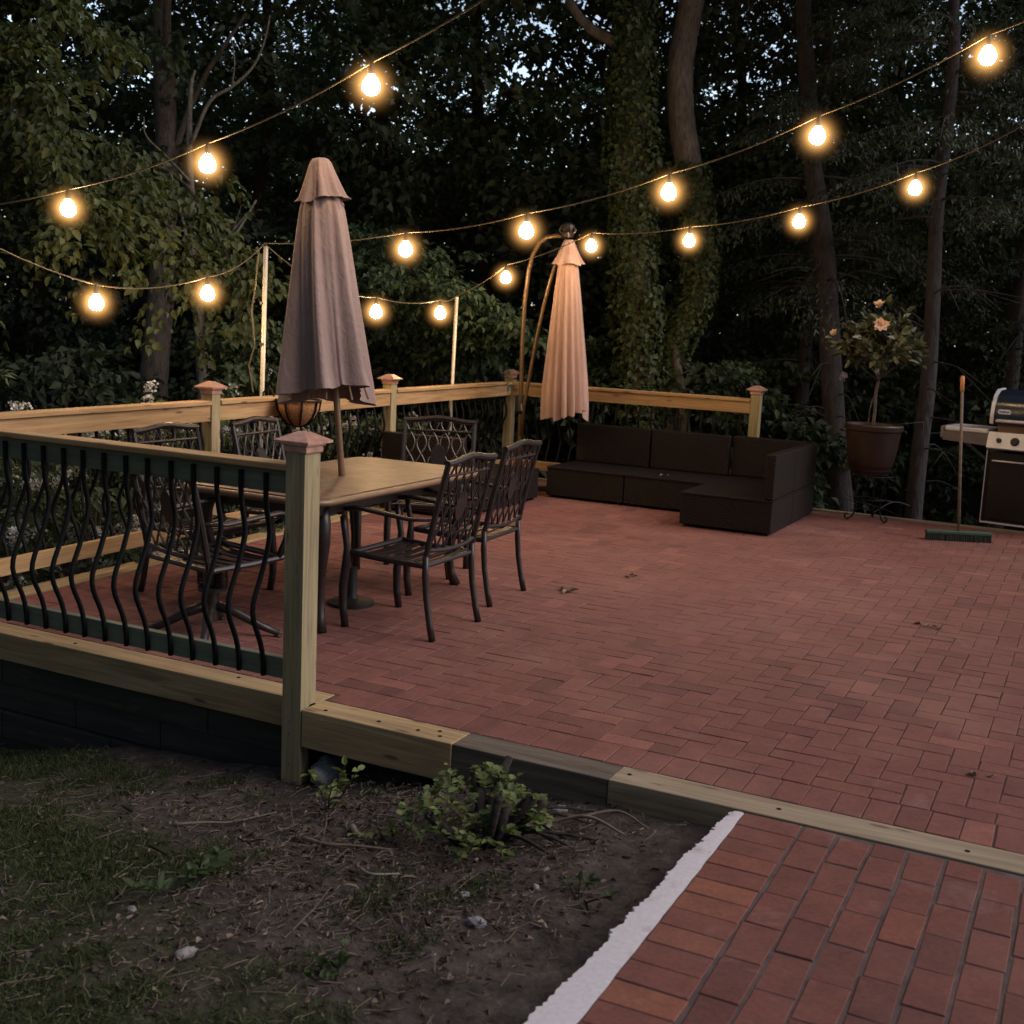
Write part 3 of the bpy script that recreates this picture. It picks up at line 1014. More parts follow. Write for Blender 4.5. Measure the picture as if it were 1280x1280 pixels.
mb = MB(); mb.tube([axU(0.02), axU(2.5)], 0.019, 12); mb.build('pole', M['pole_brown'], um, smooth=True)
mb = MB(); mb.lathe([(0.135, 0.0), (0.135, 0.018), (0.11, 0.03), (0.045, 0.04), (0.032, 0.06), (0.032, 0.22)], 24); mb.build('base', M['plastic_black'], um, autosmooth=True)
prof = []
z0, z1 = 1.175, 2.36
for t_ in np.linspace(0, 1, 22):
    R = np.interp(t_, [0, 0.05, 0.12, 0.3, 0.5, 0.75, 0.9, 1.0], [0.262, 0.255, 0.242, 0.215, 0.185, 0.150, 0.126, 0.095])
    prof.append((t_, R))
folded_canopy('canopy', axU(z0) + np.array([-0.06, -0.03, 0]), axU(z1), prof, 6, 0.27, M['cloth_mauve'], um, 3, 0.06, 16, 1.35, 0.3)
prof = [(t_, np.interp(t_, [0, 0.15, 0.5, 0.85, 0.965, 1], [0.146, 0.126, 0.096, 0.068, 0.060, 0.050])) for t_ in np.linspace(0, 1, 12)]
folded_canopy('canopy_cap', axU(2.285), axU(2.535), prof, 8, 0.13, M['cloth_mauve'], um, 4, 0.025, 10, 0.8, 0.1)
for k in range(8):
    a = 2 * PI * k / 8 + 0.3
    mb = MB()
    e = axU(1.16) + np.array([0.19 * math.cos(a), 0.19 * math.sin(a), 0.02])
    mb.tube([axU(1.9), axU(1.5) + np.array([0.1 * math.cos(a), 0.1 * math.sin(a), 0]), e], 0.006, 5)
    mb.build('rib', M['pole_brown'], um)

pu = thing('cantilever_umbrella', 'closed peach pink umbrella hanging from two curved bronze poles', 'umbrella', (-2.17, 6.62, 0))
off = np.array([-2.17, 6.62, 0])
A0 = np.array([-1.69, 6.60, 0.80]) - off; A1 = np.array([-1.742, 6.60, 2.42]) - off
mb = MB()
pp = [(-2.17, 6.62, 0.05), (-2.178, 6.62, 0.5), (-2.182, 6.62, 0.9), (-2.192, 6.61, 1.45), (-2.185, 6.61, 1.85), (-2.16, 6.61, 2.14), (-2.125, 6.61, 2.30), (-2.06, 6.61, 2.42), (-1.98, 6.61, 2.475), (-1.90, 6.605, 2.487), (-1.79, 6.60, 2.49)]
mb.tube([np.array(p) - off for p in pp], 0.022, 10); mb.build('pole', M['pole_bronze'], pu, smooth=True)
mb = MB()
pp = [(-2.15, 6.60, 0.55), (-2.135, 6.60, 0.85), (-2.09, 6.60, 1.14), (-2.04, 6.60, 1.48), (-1.97, 6.60, 1.84), (-1.91, 6.60, 2.09), (-1.845, 6.60, 2.30), (-1.77, 6.60, 2.46)]
mb.tube([np.array(p) - off for p in pp], 0.018, 10); mb.build('support_arm', M['pole_bronze'], pu, smooth=True)
mb = MB(); mb.lathe([(0.032, -0.13), (0.05, -0.11), (0.045, 0.03), (0.03, 0.05)], 12, (-0.008, -0.01, 0.9))
cb = mb.build('crank_box', M['plastic_black'], pu, autosmooth=True)
mb = MB(); mb.tube([(0.03, -0.06, 0.86), (0.05, -0.11, 0.86), (0.06, -0.115, 0.80)], 0.009, 6); mb.build('crank_handle', M['steel_dull'], cb)
mb = MB()
for k in range(4):
    c, s_ = math.cos(k * PI / 2), math.sin(k * PI / 2)
    mb.box(-0.03, 0.40, -0.03, 0.03, 0.005, 0.05, 0.005, Matrix.Rotation(k * PI / 2 + 0.4, 4, 'Z'))
mb.lathe([(0.05, 0.05), (0.05, 0.2), (0.034, 0.22)], 14)
mb.build('base', M['plastic_black'], pu)
mb = MB()
hc = A1 + np.array([-0.02, 0, 0.115])
mb.lathe([(0.02, -0.07), (0.06, -0.06), (0.066, -0.02), (0.052, 0.0), (0.07, 0.02), (0.064, 0.055), (0.03, 0.075), (0.012, 0.078)], 12, tuple(hc))
for k in range(8):
    a = 2 * PI * k / 8
    c, s_ = math.cos(a), math.sin(a)
    mb.tube([hc + np.array([c * 0.05, s_ * 0.05, -0.04]), hc + np.array([c * 0.085, s_ * 0.085, 0.0]), hc + np.array([c * 0.06, s_ * 0.06, 0.05])], 0.008, 5)
mb.build('hub', M['bronze'], pu, autosmooth=True)
prof = [(t_, np.interp(t_, [0, 0.06, 0.2, 0.45, 0.7, 0.9, 1.0], [0.203, 0.206, 0.195, 0.162, 0.127, 0.094, 0.072])) for t_ in np.linspace(0, 1, 22)]
folded_canopy('canopy', A0, A0 + (A1 - A0) * 0.955, prof, 15, 0.20, M['cloth_peach'], pu, 8, 0.06, 8, 0.9, 0.12)
prof = [(t_, np.interp(t_, [0, 0.3, 0.7, 1], [0.142, 0.108, 0.070, 0.045])) for t_ in np.linspace(0, 1, 9)]
folded_canopy('canopy_cap', A0 + (A1 - A0) * 0.875, A1 + np.array([0, 0, 0.03]), prof, 8, 0.14, M['cloth_peach'], pu, 9, 0.02, 10, 0.8)

# ------------------------------------------------------------------ wicker sectional
def module(label, x, y, w_, d_, rz=0, backs=(), hs=0.300, hb=0.68, bt=0.085, group='modules of the dark wicker sectional'):
    """x,y = centre; backs: list of sides in local axes among N S E W"""
    t = thing('sofa_module', label, 'sofa', (x, y, 0), rz, group)
    hx, hy = w_ / 2 - 0.004, d_ / 2 - 0.004
    mb = MB()
    mb.box(-hx, hx, -hy, hy, 0.022, hs - 0.022, 0.008)
    mb.build('base', M['wicker'], t)
    mb = MB()
    mb.box(-hx - 0.003, hx + 0.003, -hy - 0.003, hy + 0.003, hs - 0.020, hs, 0.006)
    mb.build('seat', M['wicker'], t)
    for s_ in backs:
        mb = MB()
        e = 0.002
        if s_ == 'N': mb.box(-hx + e, hx - e, hy - bt, hy + e, hs + 0.001, hb, 0.012)
        if s_ == 'S': mb.box(-hx + e, hx - e, -hy - e, -hy + bt, hs + 0.001, hb, 0.012)
        if s_ == 'E': mb.box(hx - bt, hx + e, -hy + e, hy - e - (bt if 'N' in backs else 0), hs + 0.001, hb, 0.012)
        if s_ == 'W': mb.box(-hx - e, -hx + bt, -hy + e, hy - e - (bt if 'N' in backs else 0), hs + 0.001, hb, 0.012)
        mb.build('backrest', M['wicker'], t)
    for sx in (-1, 1):
        for sy in (-1, 1):
            mb = MB(); mb.box(sx * (hx - 0.05) - 0.02, sx * (hx - 0.05) + 0.02, sy * (hy - 0.05) - 0.02, sy * (hy - 0.05) + 0.02, 0.0, 0.023); mb.build('leg', M['plastic_black'], t)
    return t


module('dark wicker sofa seat at the left end of the row along the back fence', -1.355, 6.76, 0.80, 0.76, 0, ('N',))
module('dark wicker sofa seat in the middle of the row along the back fence', -0.555, 6.76, 0.80, 0.76, 0, ('N',))
module('dark wicker corner seat with two backs at the right end of the row', 0.245, 6.79, 0.80, 0.82, 0, ('N', 'E'))
module('dark wicker seat jutting forward with its back turned to the plant', 0.242, 6.02, 0.80, 0.72, 0, ('E',))
module('dark wicker seat with its tall back behind the far dining chair', -2.13, 5.02, 0.80, 0.76, 0, ('S',))
module('low dark wicker seat along the left fence below the pink umbrella', -2.13, 5.79, 0.80, 0.76, 0, ())

# ------------------------------------------------------------------ string lights
def catenary(a, b, sag, n=10):
    a = np.array(a, float); b = np.array(b, float)
    return [a + (b - a) * t - np.array([0, 0, sag * 4 * t * (1 - t)]) for t in np.linspace(0, 1, n)]


def icosphere(r, c, sub=2):
    bm = bmesh.new(); bmesh.ops.create_icosphere(bm, subdivisions=sub, radius=r)
    bm.verts.index_update()
    vs = [tuple(np.array(v.co) + np.array(c)) for v in bm.verts]; fs = [tuple(v.index for v in f.verts) for f in bm.faces]
    bm.free()
    return vs, fs


mb = MB()
prof = [(0.013, 0.050), (0.020, 0.040), (0.034, 0.022), (0.046, 0.0), (0.050, -0.022), (0.045, -0.042), (0.031, -0.057), (0.014, -0.064)]
mb.lathe(prof[::-1], 12)
bulb_me = mb.build('bulb', M['bulb'], None, smooth=True)
mb = MB(); mb.lathe([(0.017, 0.035), (0.018, 0.075), (0.012, 0.088), (0.008, 0.105)], 10)
sock_me = mb.build('socket', M['socket'], None, autosmooth=True)
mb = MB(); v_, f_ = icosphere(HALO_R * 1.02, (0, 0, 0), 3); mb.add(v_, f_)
halo_me = mb.build('halo', M['halo'], None, smooth=True)  # added glow sphere standing in for bloom, not a bulb part
first_bulb = [True]


def light_string(label, anchors_before, bulbs, anchors_after, sag=0.04, r=0.0048, sags=None):
    b0 = np.array(bulbs[0], float)
    t = thing('string_lights', label, 'string lights', tuple(b0))
    hang = np.array([0, 0, 0.105])
    P = [np.array(p, float) for p in anchors_before] + [np.array(p, float) + hang for p in bulbs] + [np.array(p, float) for p in anchors_after]
    pts = []
    for i, (a, b) in enumerate(zip(P, P[1:])):
        s_ = sags[i] if sags else sag
        pts += [p - b0 for p in catenary(a, b, s_)[: (None if i == len(P) - 2 else -1)]]
    mb = MB(); mb.tube(pts, r, 6); mb.build('cable', M['cable'], t, smooth=True)
    for p in bulbs:
        q = tuple(np.array(p, float) - b0)
        if first_bulb[0]:
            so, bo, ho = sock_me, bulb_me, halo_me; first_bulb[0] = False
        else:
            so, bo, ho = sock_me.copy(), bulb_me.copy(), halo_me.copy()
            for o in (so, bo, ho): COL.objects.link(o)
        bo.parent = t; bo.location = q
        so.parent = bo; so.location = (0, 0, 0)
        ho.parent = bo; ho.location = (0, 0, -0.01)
        so.matrix_parent_inverse.identity(); ho.matrix_parent_inverse.identity()


def dn(p): return (p[0], p[1], p[2] - 0.04)


light_string('string of three lit bulbs rising from the left trees over the mauve umbrella',
             [(-4.6, 1.78, 2.22)], [dn(p) for p in [(-3.10, 1.76, 2.30), (-1.91, 1.71, 2.55), (-0.75, 1.68, 2.94)]], [(0.45, 1.6, 3.50), (1.6, 1.5, 4.2)], 0.03)
light_string('string with two lit bulbs sagging from the left trees to the tall thin pole',
             [(-3.75, 0.75, 2.45)], [dn(p) for p in [(-3.10, 1.99, 1.71), (-2.79, 2.73, 1.81)]], [(-2.60, 3.12, 2.135)], sags=[0.10, 0.05, 0.05])
light_string('string with two lit bulbs sagging between the two thin poles',
             [(-2.598, 3.13, 2.13)], [dn(p) for p in [(-2.43, 4.36, 1.74), (-2.47, 5.47, 1.76)]], [(-2.70, 6.17, 1.88)], sags=[0.10, 0.04, 0.03])
light_string('string of five lit bulbs climbing from the tall thin pole towards the upper right corner',
             [(-2.60, 3.115, 2.14)], [dn(p) for p in [(-1.62, 3.48, 2.19), (-0.68, 3.52, 2.33), (0.30, 3.60, 2.59), (1.22, 3.66, 2.93), (2.15, 3.75, 3.37)]], [(2.80, 3.78, 3.75), (3.6, 3.8, 4.2)], 0.03)
light_string('string of five small lit bulbs passing behind the pink umbrella to the right edge',
             [(-2.70, 6.175, 1.885)], [dn(p) for p in [(-2.21, 6.23, 2.12), (-1.32, 6.16, 2.42), (-0.37, 6.07, 2.47), (0.58, 6.01, 2.63), (1.48, 5.93, 2.88)]], [(2.23, 5.80, 3.26), (3.3, 5.6, 3.9)], 0.03)

# poles carrying the strings
def light_pole(label, x, y, top, lean):
    t = thing('light_pole', label, 'pole', (x, y, -0.7))
    mb = MB(); mb.tube([(0, 0, 0), (lean * 0.5, 0, (top + 0.7) * 0.5), (lean, 0, top + 0.7)], 0.0175, 10); mb.build('shaft', M['pipe'], t, smooth=True)
    return t


lp = light_pole('taller pale metal pole outside the left fence behind the mauve umbrella', -2.66, 3.15, 2.12, 0.05)
mb = MB()
mb.tube([(0.01, -0.03, 2.80), (-0.0, -0.05, 2.55), (-0.035, -0.05, 2.35), (-0.01, -0.04, 2.1), (-0.055, -0.05, 1.95), (-0.02, -0.04, 1.75)], 0.006, 5)
for zc in (2.1, 2.4):
    mb.lathe([(0.024, 0), (0.024, 0.02)], 10, (0.03, 0, zc))
mb.build('tie_cord', M['cable'], lp)
light_pole('shorter pale metal pole outside the left fence beside the peach umbrella', -2.74, 6.17, 1.87, 0.04)

# ------------------------------------------------------------------ hanging basket on the fence
hb = thing('hanging_basket', 'coco lined wire basket hooked on the left fence under the mauve umbrella', 'basket', (-2.30, 3.16, 0.83))
hbp = [(0.02, 0.0), (0.07, 0.015), (0.115, 0.06), (0.145, 0.12), (0.155, 0.185)]
mb = MB(); mb.lathe(hbp + [(0.135, 0.18), (0.12, 0.14), (0.05, 0.11)], 20); mb.build('liner', M['coco'], hb, smooth=True)
mb = MB()
for k in range(8):
    a = 2 * PI * k / 8
    mb.tube([((r_ + 0.008) * math.cos(a), (r_ + 0.008) * math.sin(a), z_) for r_, z_ in hbp], 0.0075, 5)
ring = [(0.165 * math.cos(a), 0.165 * math.sin(a), 0.19) for a in np.linspace(0, 2 * PI, 25)]
mb.tube(ring, 0.007, 6)
mb.tube([(-0.15, -0.08, 0.19), (-0.20, -0.09, 0.28), (-0.27, -0.07, 0.23), (-.28, -0.06, 0.10)], 0.007, 6)
mb.build('wire_frame', M['iron'], hb)

# ------------------------------------------------------------------ grill
gr = thing('gas_grill', 'gas grill with a dark blue lid and steel shelf by the patio edge', 'grill', (2.09, 7.52, 0), -0.17)
# local: x to the right, -y towards the camera; cabinet's left front corner at the origin
mb = MB()
mb.box(0.0, 0.022, 0.0, 0.5, 0.07, 0.73, 0.004); mb.box(0.80, 0.822, 0.0, 0.5, 0.07, 0.73, 0.004)
mb.box(0.023, 0.799, 0.47, 0.49, 0.07, 0.72); mb.box(0.023, 0.799, 0.02, 0.469, 0.07, 0.09)
mb.build('cabinet', M['black'], gr)
for k in range(2):
    mb = MB(); mb.box(0.025 + k * 0.388, 0.408 + k * 0.388, -0.012, 0.012, 0.095, 0.70, 0.006)
    d = mb.build('door', M['black'], gr)
    mb = MB(); xh = 0.05 + k * 0.42
    mb.tube([(xh, -0.012, 0.625), (xh + 0.01, -0.04, 0.628), (xh + 0.29, -0.04, 0.628), (xh + 0.30, -0.012, 0.625)], 0.008, 8); mb.build('handle', M['steel'], d, smooth=True)
mb = MB(); mb.box(-0.004, 0.826, -0.016, 0.02, 0.055, 0.069, 0.002); mb.box(-0.006, 0.0, -0.014, 0.008, 0.07, 0.72); mb.build('trim', M['steel'], gr)
for sx in (0.05, 0.77):
    for sy in (0.06, 0.44):
        mb = MB(); mb.tube([(sx - 0.014, sy, 0.030), (sx + 0.014, sy, 0.030)], 0.030, 14); mb.box(sx - 0.008, sx + 0.008, sy - 0.01, sy + 0.01, 0.055, 0.068); mb.build('caster', M['plastic_black'], gr)
# control panel, sloped face
prof = [(-0.085, 0.745), (-0.045, 0.885), (0.05, 0.885), (0.05, 0.732), (-0.06, 0.732)]
mb = MB()
mb.add([(0.0, y, z) for y, z in prof] + [(0.822, y, z) for y, z in prof], [tuple(range(5)), tuple(range(9, 4, -1))] + [(i, 5 + i, 5 + (i + 1) % 5, (i + 1) % 5) for i in range(5)])
cp = mb.build('control_panel', M['steel'], gr)
for kx, kr in ((0.10, 0.021), (0.235, 0.036), (0.42, 0.036), (0.60, 0.036)):
    mb = MB(); n_k = np.array([0, -0.962, 0.275]); c_ = np.array([kx, -0.066, 0.812])
    mb.tube([c_, c_ + n_k * 0.012, c_ + n_k * 0.034], [kr * 1.1, kr, kr * 0.8], 16); mb.build('knob', M['plastic_black'], cp, autosmooth=True)
# side shelf
mb = MB(); mb.box(-0.385, -0.004, -0.05, 0.40, 0.862, 0.905, 0.01); sh = mb.build('side_shelf', M['steel'], gr)
mb = MB()
vs = [(-0.385, -0.056, 0.862), (-0.004, -0.056, 0.862), (-0.004, -0.045, 0.755), (-0.40, -0.045, 0.775), (-0.385, 0.39, 0.86), (-0.004, 0.39, 0.86), (-0.004, 0.38, 0.755), (-0.40, 0.38, 0.775)]
mb.add(vs, [(0, 3, 2, 1), (4, 5, 6, 7), (0, 4, 7, 3), (1, 2, 6, 5), (3, 7, 6, 2)]); mb.build('shelf_apron', M['steel_dull'], sh)
mb = MB(); mb.box(-0.425, -0.386, -0.055, 0.39, 0.79, 0.904, 0.014); mb.build('shelf_end', M['steel_dull'], sh)
# firebox and lid
mb = MB(); mb.box(0.05, 0.772, 0.055, 0.47, 0.84, 0.955, 0.01); mb.build('firebox', M['pole_brown'], gr)
lp_ = [(-0.045, 0.958), (-0.055, 1.03), (-0.035, 1.13), (0.02, 1.21), (0.10, 1.252), (0.25, 1.262), (0.40, 1.22), (0.47, 1.10), (0.48, 0.958)]
m_ = len(lp_)


def lidpart(x0, x1, g=0.0):
    q = [(y, z) for y, z in lp_] if g == 0 else [((y - 0.21) * (1 + g) + 0.21, (z - 1.0) * (1 + g) + 1.0 if z > 0.96 else z - 0.002) for y, z in lp_]
    mb = MB(); mb.add([(x0, y, z) for y, z in q] + [(x1, y, z) for y, z in q], [tuple(range(m_)), tuple(range(2 * m_ - 1, m_ - 1, -1))] + [(i, m_ + i, m_ + (i + 1) % m_, (i + 1) % m_) for i in range(m_)])
    return mb


ld = lidpart(0.032, 0.79).build('lid', M['lid'], gr, autosmooth=True)
for a_, b_ in ((0.0, 0.031), (0.791, 0.822)):
    lidpart(a_, b_, 0.03).build('lid_end', M['steel'], ld, autosmooth=True)
mb = MB(); mb.tube([(0.06, -0.05, 0.985), (0.07, -0.095, 0.99), (0.75, -0.095, 0.99), (0.76, -0.05, 0.985)], 0.0135, 10); mb.build('lid_handle', M['steel'], ld, smooth=True)
mb = MB(); q = rrect(0.054, 0.0205, 0.014)
nrm = unit(np.array([0, -0.98, 0.196])); upv = np.array([0, 0.196, 0.98]); cen = np.array([0.118, -0.0505, 1.068])
mb.add([cen + np.array([x, 0, 0]) + upv * y + nrm * 0.000 for x, y in q] + [cen + np.array([x, 0, 0]) + upv * y + nrm * 0.006 for x, y in q],
       [tuple(range(len(q)))[::-1], tuple(range(len(q), 2 * len(q)))] + [(i, (i + 1) % len(q), len(q) + (i + 1) % len(q), len(q) + i) for i in range(len(q))])
bg = mb.build('badge', M['badge'], ld)
fc = bpy.data.curves.new('badge_lettering', 'FONT'); fc.body = 'weber'; fc.size = 0.036; fc.align_x = 'CENTER'; fc.align_y = 'CENTER'; fc.extrude = 0.0006; fc.offset = 0.0006
_tx = bpy.data.objects.new('lettering_source', fc); COL.objects.link(_tx)
bpy.context.view_layer.update()
_me = bpy.data.meshes.new_from_object(_tx.evaluated_get(bpy.context.evaluated_depsgraph_get())); bpy.data.objects.remove(_tx)
_me.materials.clear(); fo = finish(_me, 'badge_lettering', M['badge_ink'])
fo.parent = bg
mt = Matrix(((1, 0, 0), (0, upv[1], nrm[1]), (0, upv[2], nrm[2]))).to_4x4(); mt.translation = Vector(cen + nrm * 0.0075)
fo.matrix_local = mt

# ------------------------------------------------------------------ broom
bo_ = thing('push_broom', 'push broom with a green head leaning on the grill shelf', 'broom', (2.0, 6.62, 0), 0.42)
mb = MB(); mb.box(-0.275, 0.275, -0.033, 0.033, 0.055, 0.085, 0.008); mb.build('head', M['broom_green'], bo_)
mb = MB()
for i in range(46):
    for j in range(4):
        x_ = -0.265 + i * 0.0118 + rng.normal(0, .002); y_ = -0.026 + j * 0.0175
        mb.tube([(x_, y_, 0.056), (x_ + rng.normal(0, .004), y_ * 1.35 + rng.normal(0, .003), 0.0)], [0.0055, 0.0045], 4)
mb.build('bristles', M['bristle'], bo_)
ca, sa = math.cos(-0.42), math.sin(-0.42)
tx, ty = 1.862 - 2.0, 7.0 - 6.62
tip = np.array([tx * ca - ty * sa, tx * sa + ty * ca, 1.375])
b0 = np.array([0, 0, 0.08])
mb = MB(); mb.tube([b0, b0 + (tip - b0) * 0.90], 0.0125, 10); mb.build('handle', M['twig'], bo_, smooth=True)
mb = MB(); mb.tube([b0 + (tip - b0) * 0.90, b0 + (tip - b0) * 0.992, tip], [0.017, 0.018, 0.012], 10); mb.build('grip', M['orange'], bo_, smooth=True)

# ------------------------------------------------------------------ potted hibiscus on its stand
st = thing('plant_stand', 'black iron plant stand with scrolled feet under the brown pot', 'plant stand', (1.15, 7.22, 0))
mb = MB()
for k, a in enumerate((-2.5, -0.65, 1.55)):
    c, s_ = math.cos(a), math.sin(a)
    P_ = [(0.20, 0.44), (0.165, 0.36), (0.13, 0.22), (0.135, 0.10), (0.165, 0.035), (0.205, 0.012), (0.235, 0.03), (0.232, 0.06), (0.21, 0.062)]
    mb.tube([(c * r_, s_ * r_, z_) for r_, z_ in P_], 0.0085, 6)
for rr, zz in ((0.19, 0.42), (0.135, 0.2)):
    mb.tube([(rr * math.cos(a), rr * math.sin(a), zz) for a in np.linspace(0, 2 * PI, 22)], 0.0075, 6)
mb.build('frame', M['iron'], st, smooth=True)
pt = thing('flower_pot', 'large brown glazed pot with ribbed base holding the little tree', 'pot', (1.12, 7.25, 0.425))
mb = MB()
mb.lathe([(0.13, 0.0), (0.165, 0.004), (0.175, 0.035), (0.182, 0.04), (0.185, 0.065), (0.19, 0.07), (0.20, 0.10), (0.225, 0.24), (0.245, 0.40), (0.258, 0.41), (0.262, 0.45), (0.252, 0.462), (0.235, 0.455), (0.225, 0.40), (0.1, 0.39)], 36)
mb.build('body', M['pot'], pt, autosmooth=True)
mb = MB(); mb.lathe([(0.0, 0.415), (0.1, 0.42), (0.224, 0.408)], 20, cap=False); mb.build('soil', M['soil_dark'], pt, smooth=True)

hp = thing('hibiscus_tree', 'small standard hibiscus tree with peach blooms in the brown pot', 'plant', (1.11, 7.25, 0.84))
mb = MB()
mb.tube([(0, 0, 0), (0.004, 0, 0.15), (-0.004, 0.01, 0.32), (0.01, 0, 0.44), (0, 0, 0.62)], [0.016, 0.014, 0.014, 0.013, 0.009], 8)
mb.tube([(-0.05, 0.02, 0), (-0.045, 0.02, 0.18), (-0.02, 0.012, 0.3)], [0.005, 0.005, 0.004], 5)
hr_ = np.random.default_rng(3)
tips = []
for k in range(34):
    a = hr_.uniform(0, 2 * PI); e = hr_.uniform(-0.35, 1.35); R = hr_.uniform(0.26, 0.40)
    if e > 1.0: R *= 1.1
    tpos = np.array([R * math.cos(a) * math.cos(e) * 1.0, R * math.sin(a) * math.cos(e), 0.70 + 0.85 * R * math.sin(e) + 0.02])
    tips.append(tpos)
tips.append(np.array([0.36, -0.1, 0.62])); tips.append(np.array([0.20, -0.05, 1.02])); tips.append(np.array([-0.35, -0.12, 0.80])); tips.append(np.array([0.03, -0.1, 1.1]))
for tpos in tips:
    s0 = np.array([0, 0, hr_.uniform(0.40, 0.62)])
    mid = (s0 + tpos) / 2 + hr_.normal(0, 0.02, 3) + np.array([0, 0, 0.02])
    mb.tube([s0, mid, tpos], [0.005, 0.004, 0.0025], 5)
mb.build('trunk', M['bark_grey'], hp, smooth=True)
P = []; Dd = []; Nn = []
for tpos in tips:
    o0 = np.array([0, 0, 0.62])
    for i in range(19):
        u_ = hr_.uniform(0.35, 1.06)
        p = o0 + (tpos - o0) * u_ + hr_.normal(0, 0.022, 3)
        d = unit(unit(tpos - o0) * 0.7 + hr_.normal(0, 0.6, 3) + np.array([0, 0, -0.05]))
        P.append(p); Dd.append(d); Nn.append(unit(np.array([0, 0, 1]) + hr_.normal(0, 0.6, 3)))
n_ = len(P)
leaf_object('crown', P, Dd, Nn, hr_.uniform(0.07, 0.12, n_), hr_.uniform(0.04, 0.068, n_), np.clip(hr_.normal(0.45, 0.25, n_), 0, 1), M['hibiscus'], hp, 0.18, True)


def bloom(name, c, axis, r, mat, parent, n=5, seed=1, cup=0.5):
    q = np.random.default_rng(seed)
    axis = unit(np.array(axis, float)); u = unit(np.cross(axis, [0.2, 0.5, 1])); v = np.cross(axis, u)
    P = []; Dd = []; Nn = []
    for ring_ in range(2):
        for k in range(n):
            a = 2 * PI * (k + 0.5 * ring_) / n
            rad = math.cos(a) * u + math.sin(a) * v
            P.append(np.array(c)); Dd.append(unit(rad * (1 - cup * (0.7 + 0.3 * ring_)) + axis * cup + q.normal(0, .12, 3))); Nn.append(axis - rad * 0.5)
    return leaf_object(name, P, Dd, Nn, r, r * 0.85, q.uniform(0, 1, len(P)), mat, parent, 0.2, True)


bloom('flower', (0.02, -0.18, 0.93), (0.2, -0.9, 0.5), 0.08, M['petal_orange'], hp, seed=1, cup=.4)
bloom('flower', (-0.02, -0.12, 1.09), (0.0, -0.5, 0.9), 0.078, M['petal_orange'], hp, seed=2, cup=0.7)
bloom('flower', (-0.385, -0.12, 0.84), (-0.5, -0.7, 0.5), 0.058, M['petal_orange'], hp, seed=4, cup=0.75)
bloom('flower', (-0.25, -0.14, 0.50), (-0.5, -0.5, -0.6), 0.085, M['petal_lilac'], hp, seed=5, cup=0.85)

# ------------------------------------------------------------------ woods
def bez(pts, n=12):
    """smooth polyline through points"""
    P = np.array(pts, float); k = len(P)
    T = np.zeros_like(P); T[1:-1] = (P[2:] - P[:-2]) / 2; T[0] = P[1] - P[0]; T[-1] = P[-1] - P[-2]
    out = []
    for i in range(k - 1):
        for t in np.linspace(0, 1, n, endpoint=False):
            h = (2 * t**3 - 3 * t**2 + 1, t**3 - 2 * t**2 + t, -2 * t**3 + 3 * t**2, t**3 - t**2)
            out.append(h[0] * P[i] + h[1] * T[i] + h[2] * P[i + 1] + h[3] * T[i + 1])
    out.append(P[-1])
    return out


def sprays(q, O, Dn, R, nl, ls, droop=0.3, wid=0.5, flat=0.5):
    """leaf sets for many sprays; returns P, D, N, L, tint"""
    k = len(O)
    u = q.uniform(0.0, 1, (k, nl)) ** 0.8; v = q.uniform(-1, 1, (k, nl))
    Dn = unit(Dn); S = unit(np.cross(Dn, [0, 0, 1.0])); R = np.broadcast_to(R, (k,))
    P = O[:, None] + Dn[:, None] * (u * R[:, None])[..., None] + S[:, None] * (v * wid * R[:, None] * (1 - 0.55 * u))[..., None]
    P[..., 2] -= droop * R[:, None] * u * u
    P += q.normal(0, 0.07, P.shape) * R[:, None, None] * np.array([1, 1, 0.8])
    Dl = unit(Dn[:, None] * 0.6 + S[:, None] * (v * 0.9)[..., None] + np.array([0, 0, -0.45]) + q.normal(0, 0.45, P.shape))
    Nl = unit(np.array([0, 0, 1.0]) + Dn[:, None] * 0.25 + q.normal(0, flat, P.shape))
    shade = q.normal(0.45, 0.16, (k, 1)) + q.normal(0, 0.16, (k, nl))
    L = q.uniform(0.7, 1.25, (k, nl)) * ls
    f = lambda a: a.reshape(-1, a.shape[-1]) if a.ndim == 3 else a.ravel()
    return f(P), f(Dl), f(Nl), f(L), np.clip(f(shade), 0, 1)


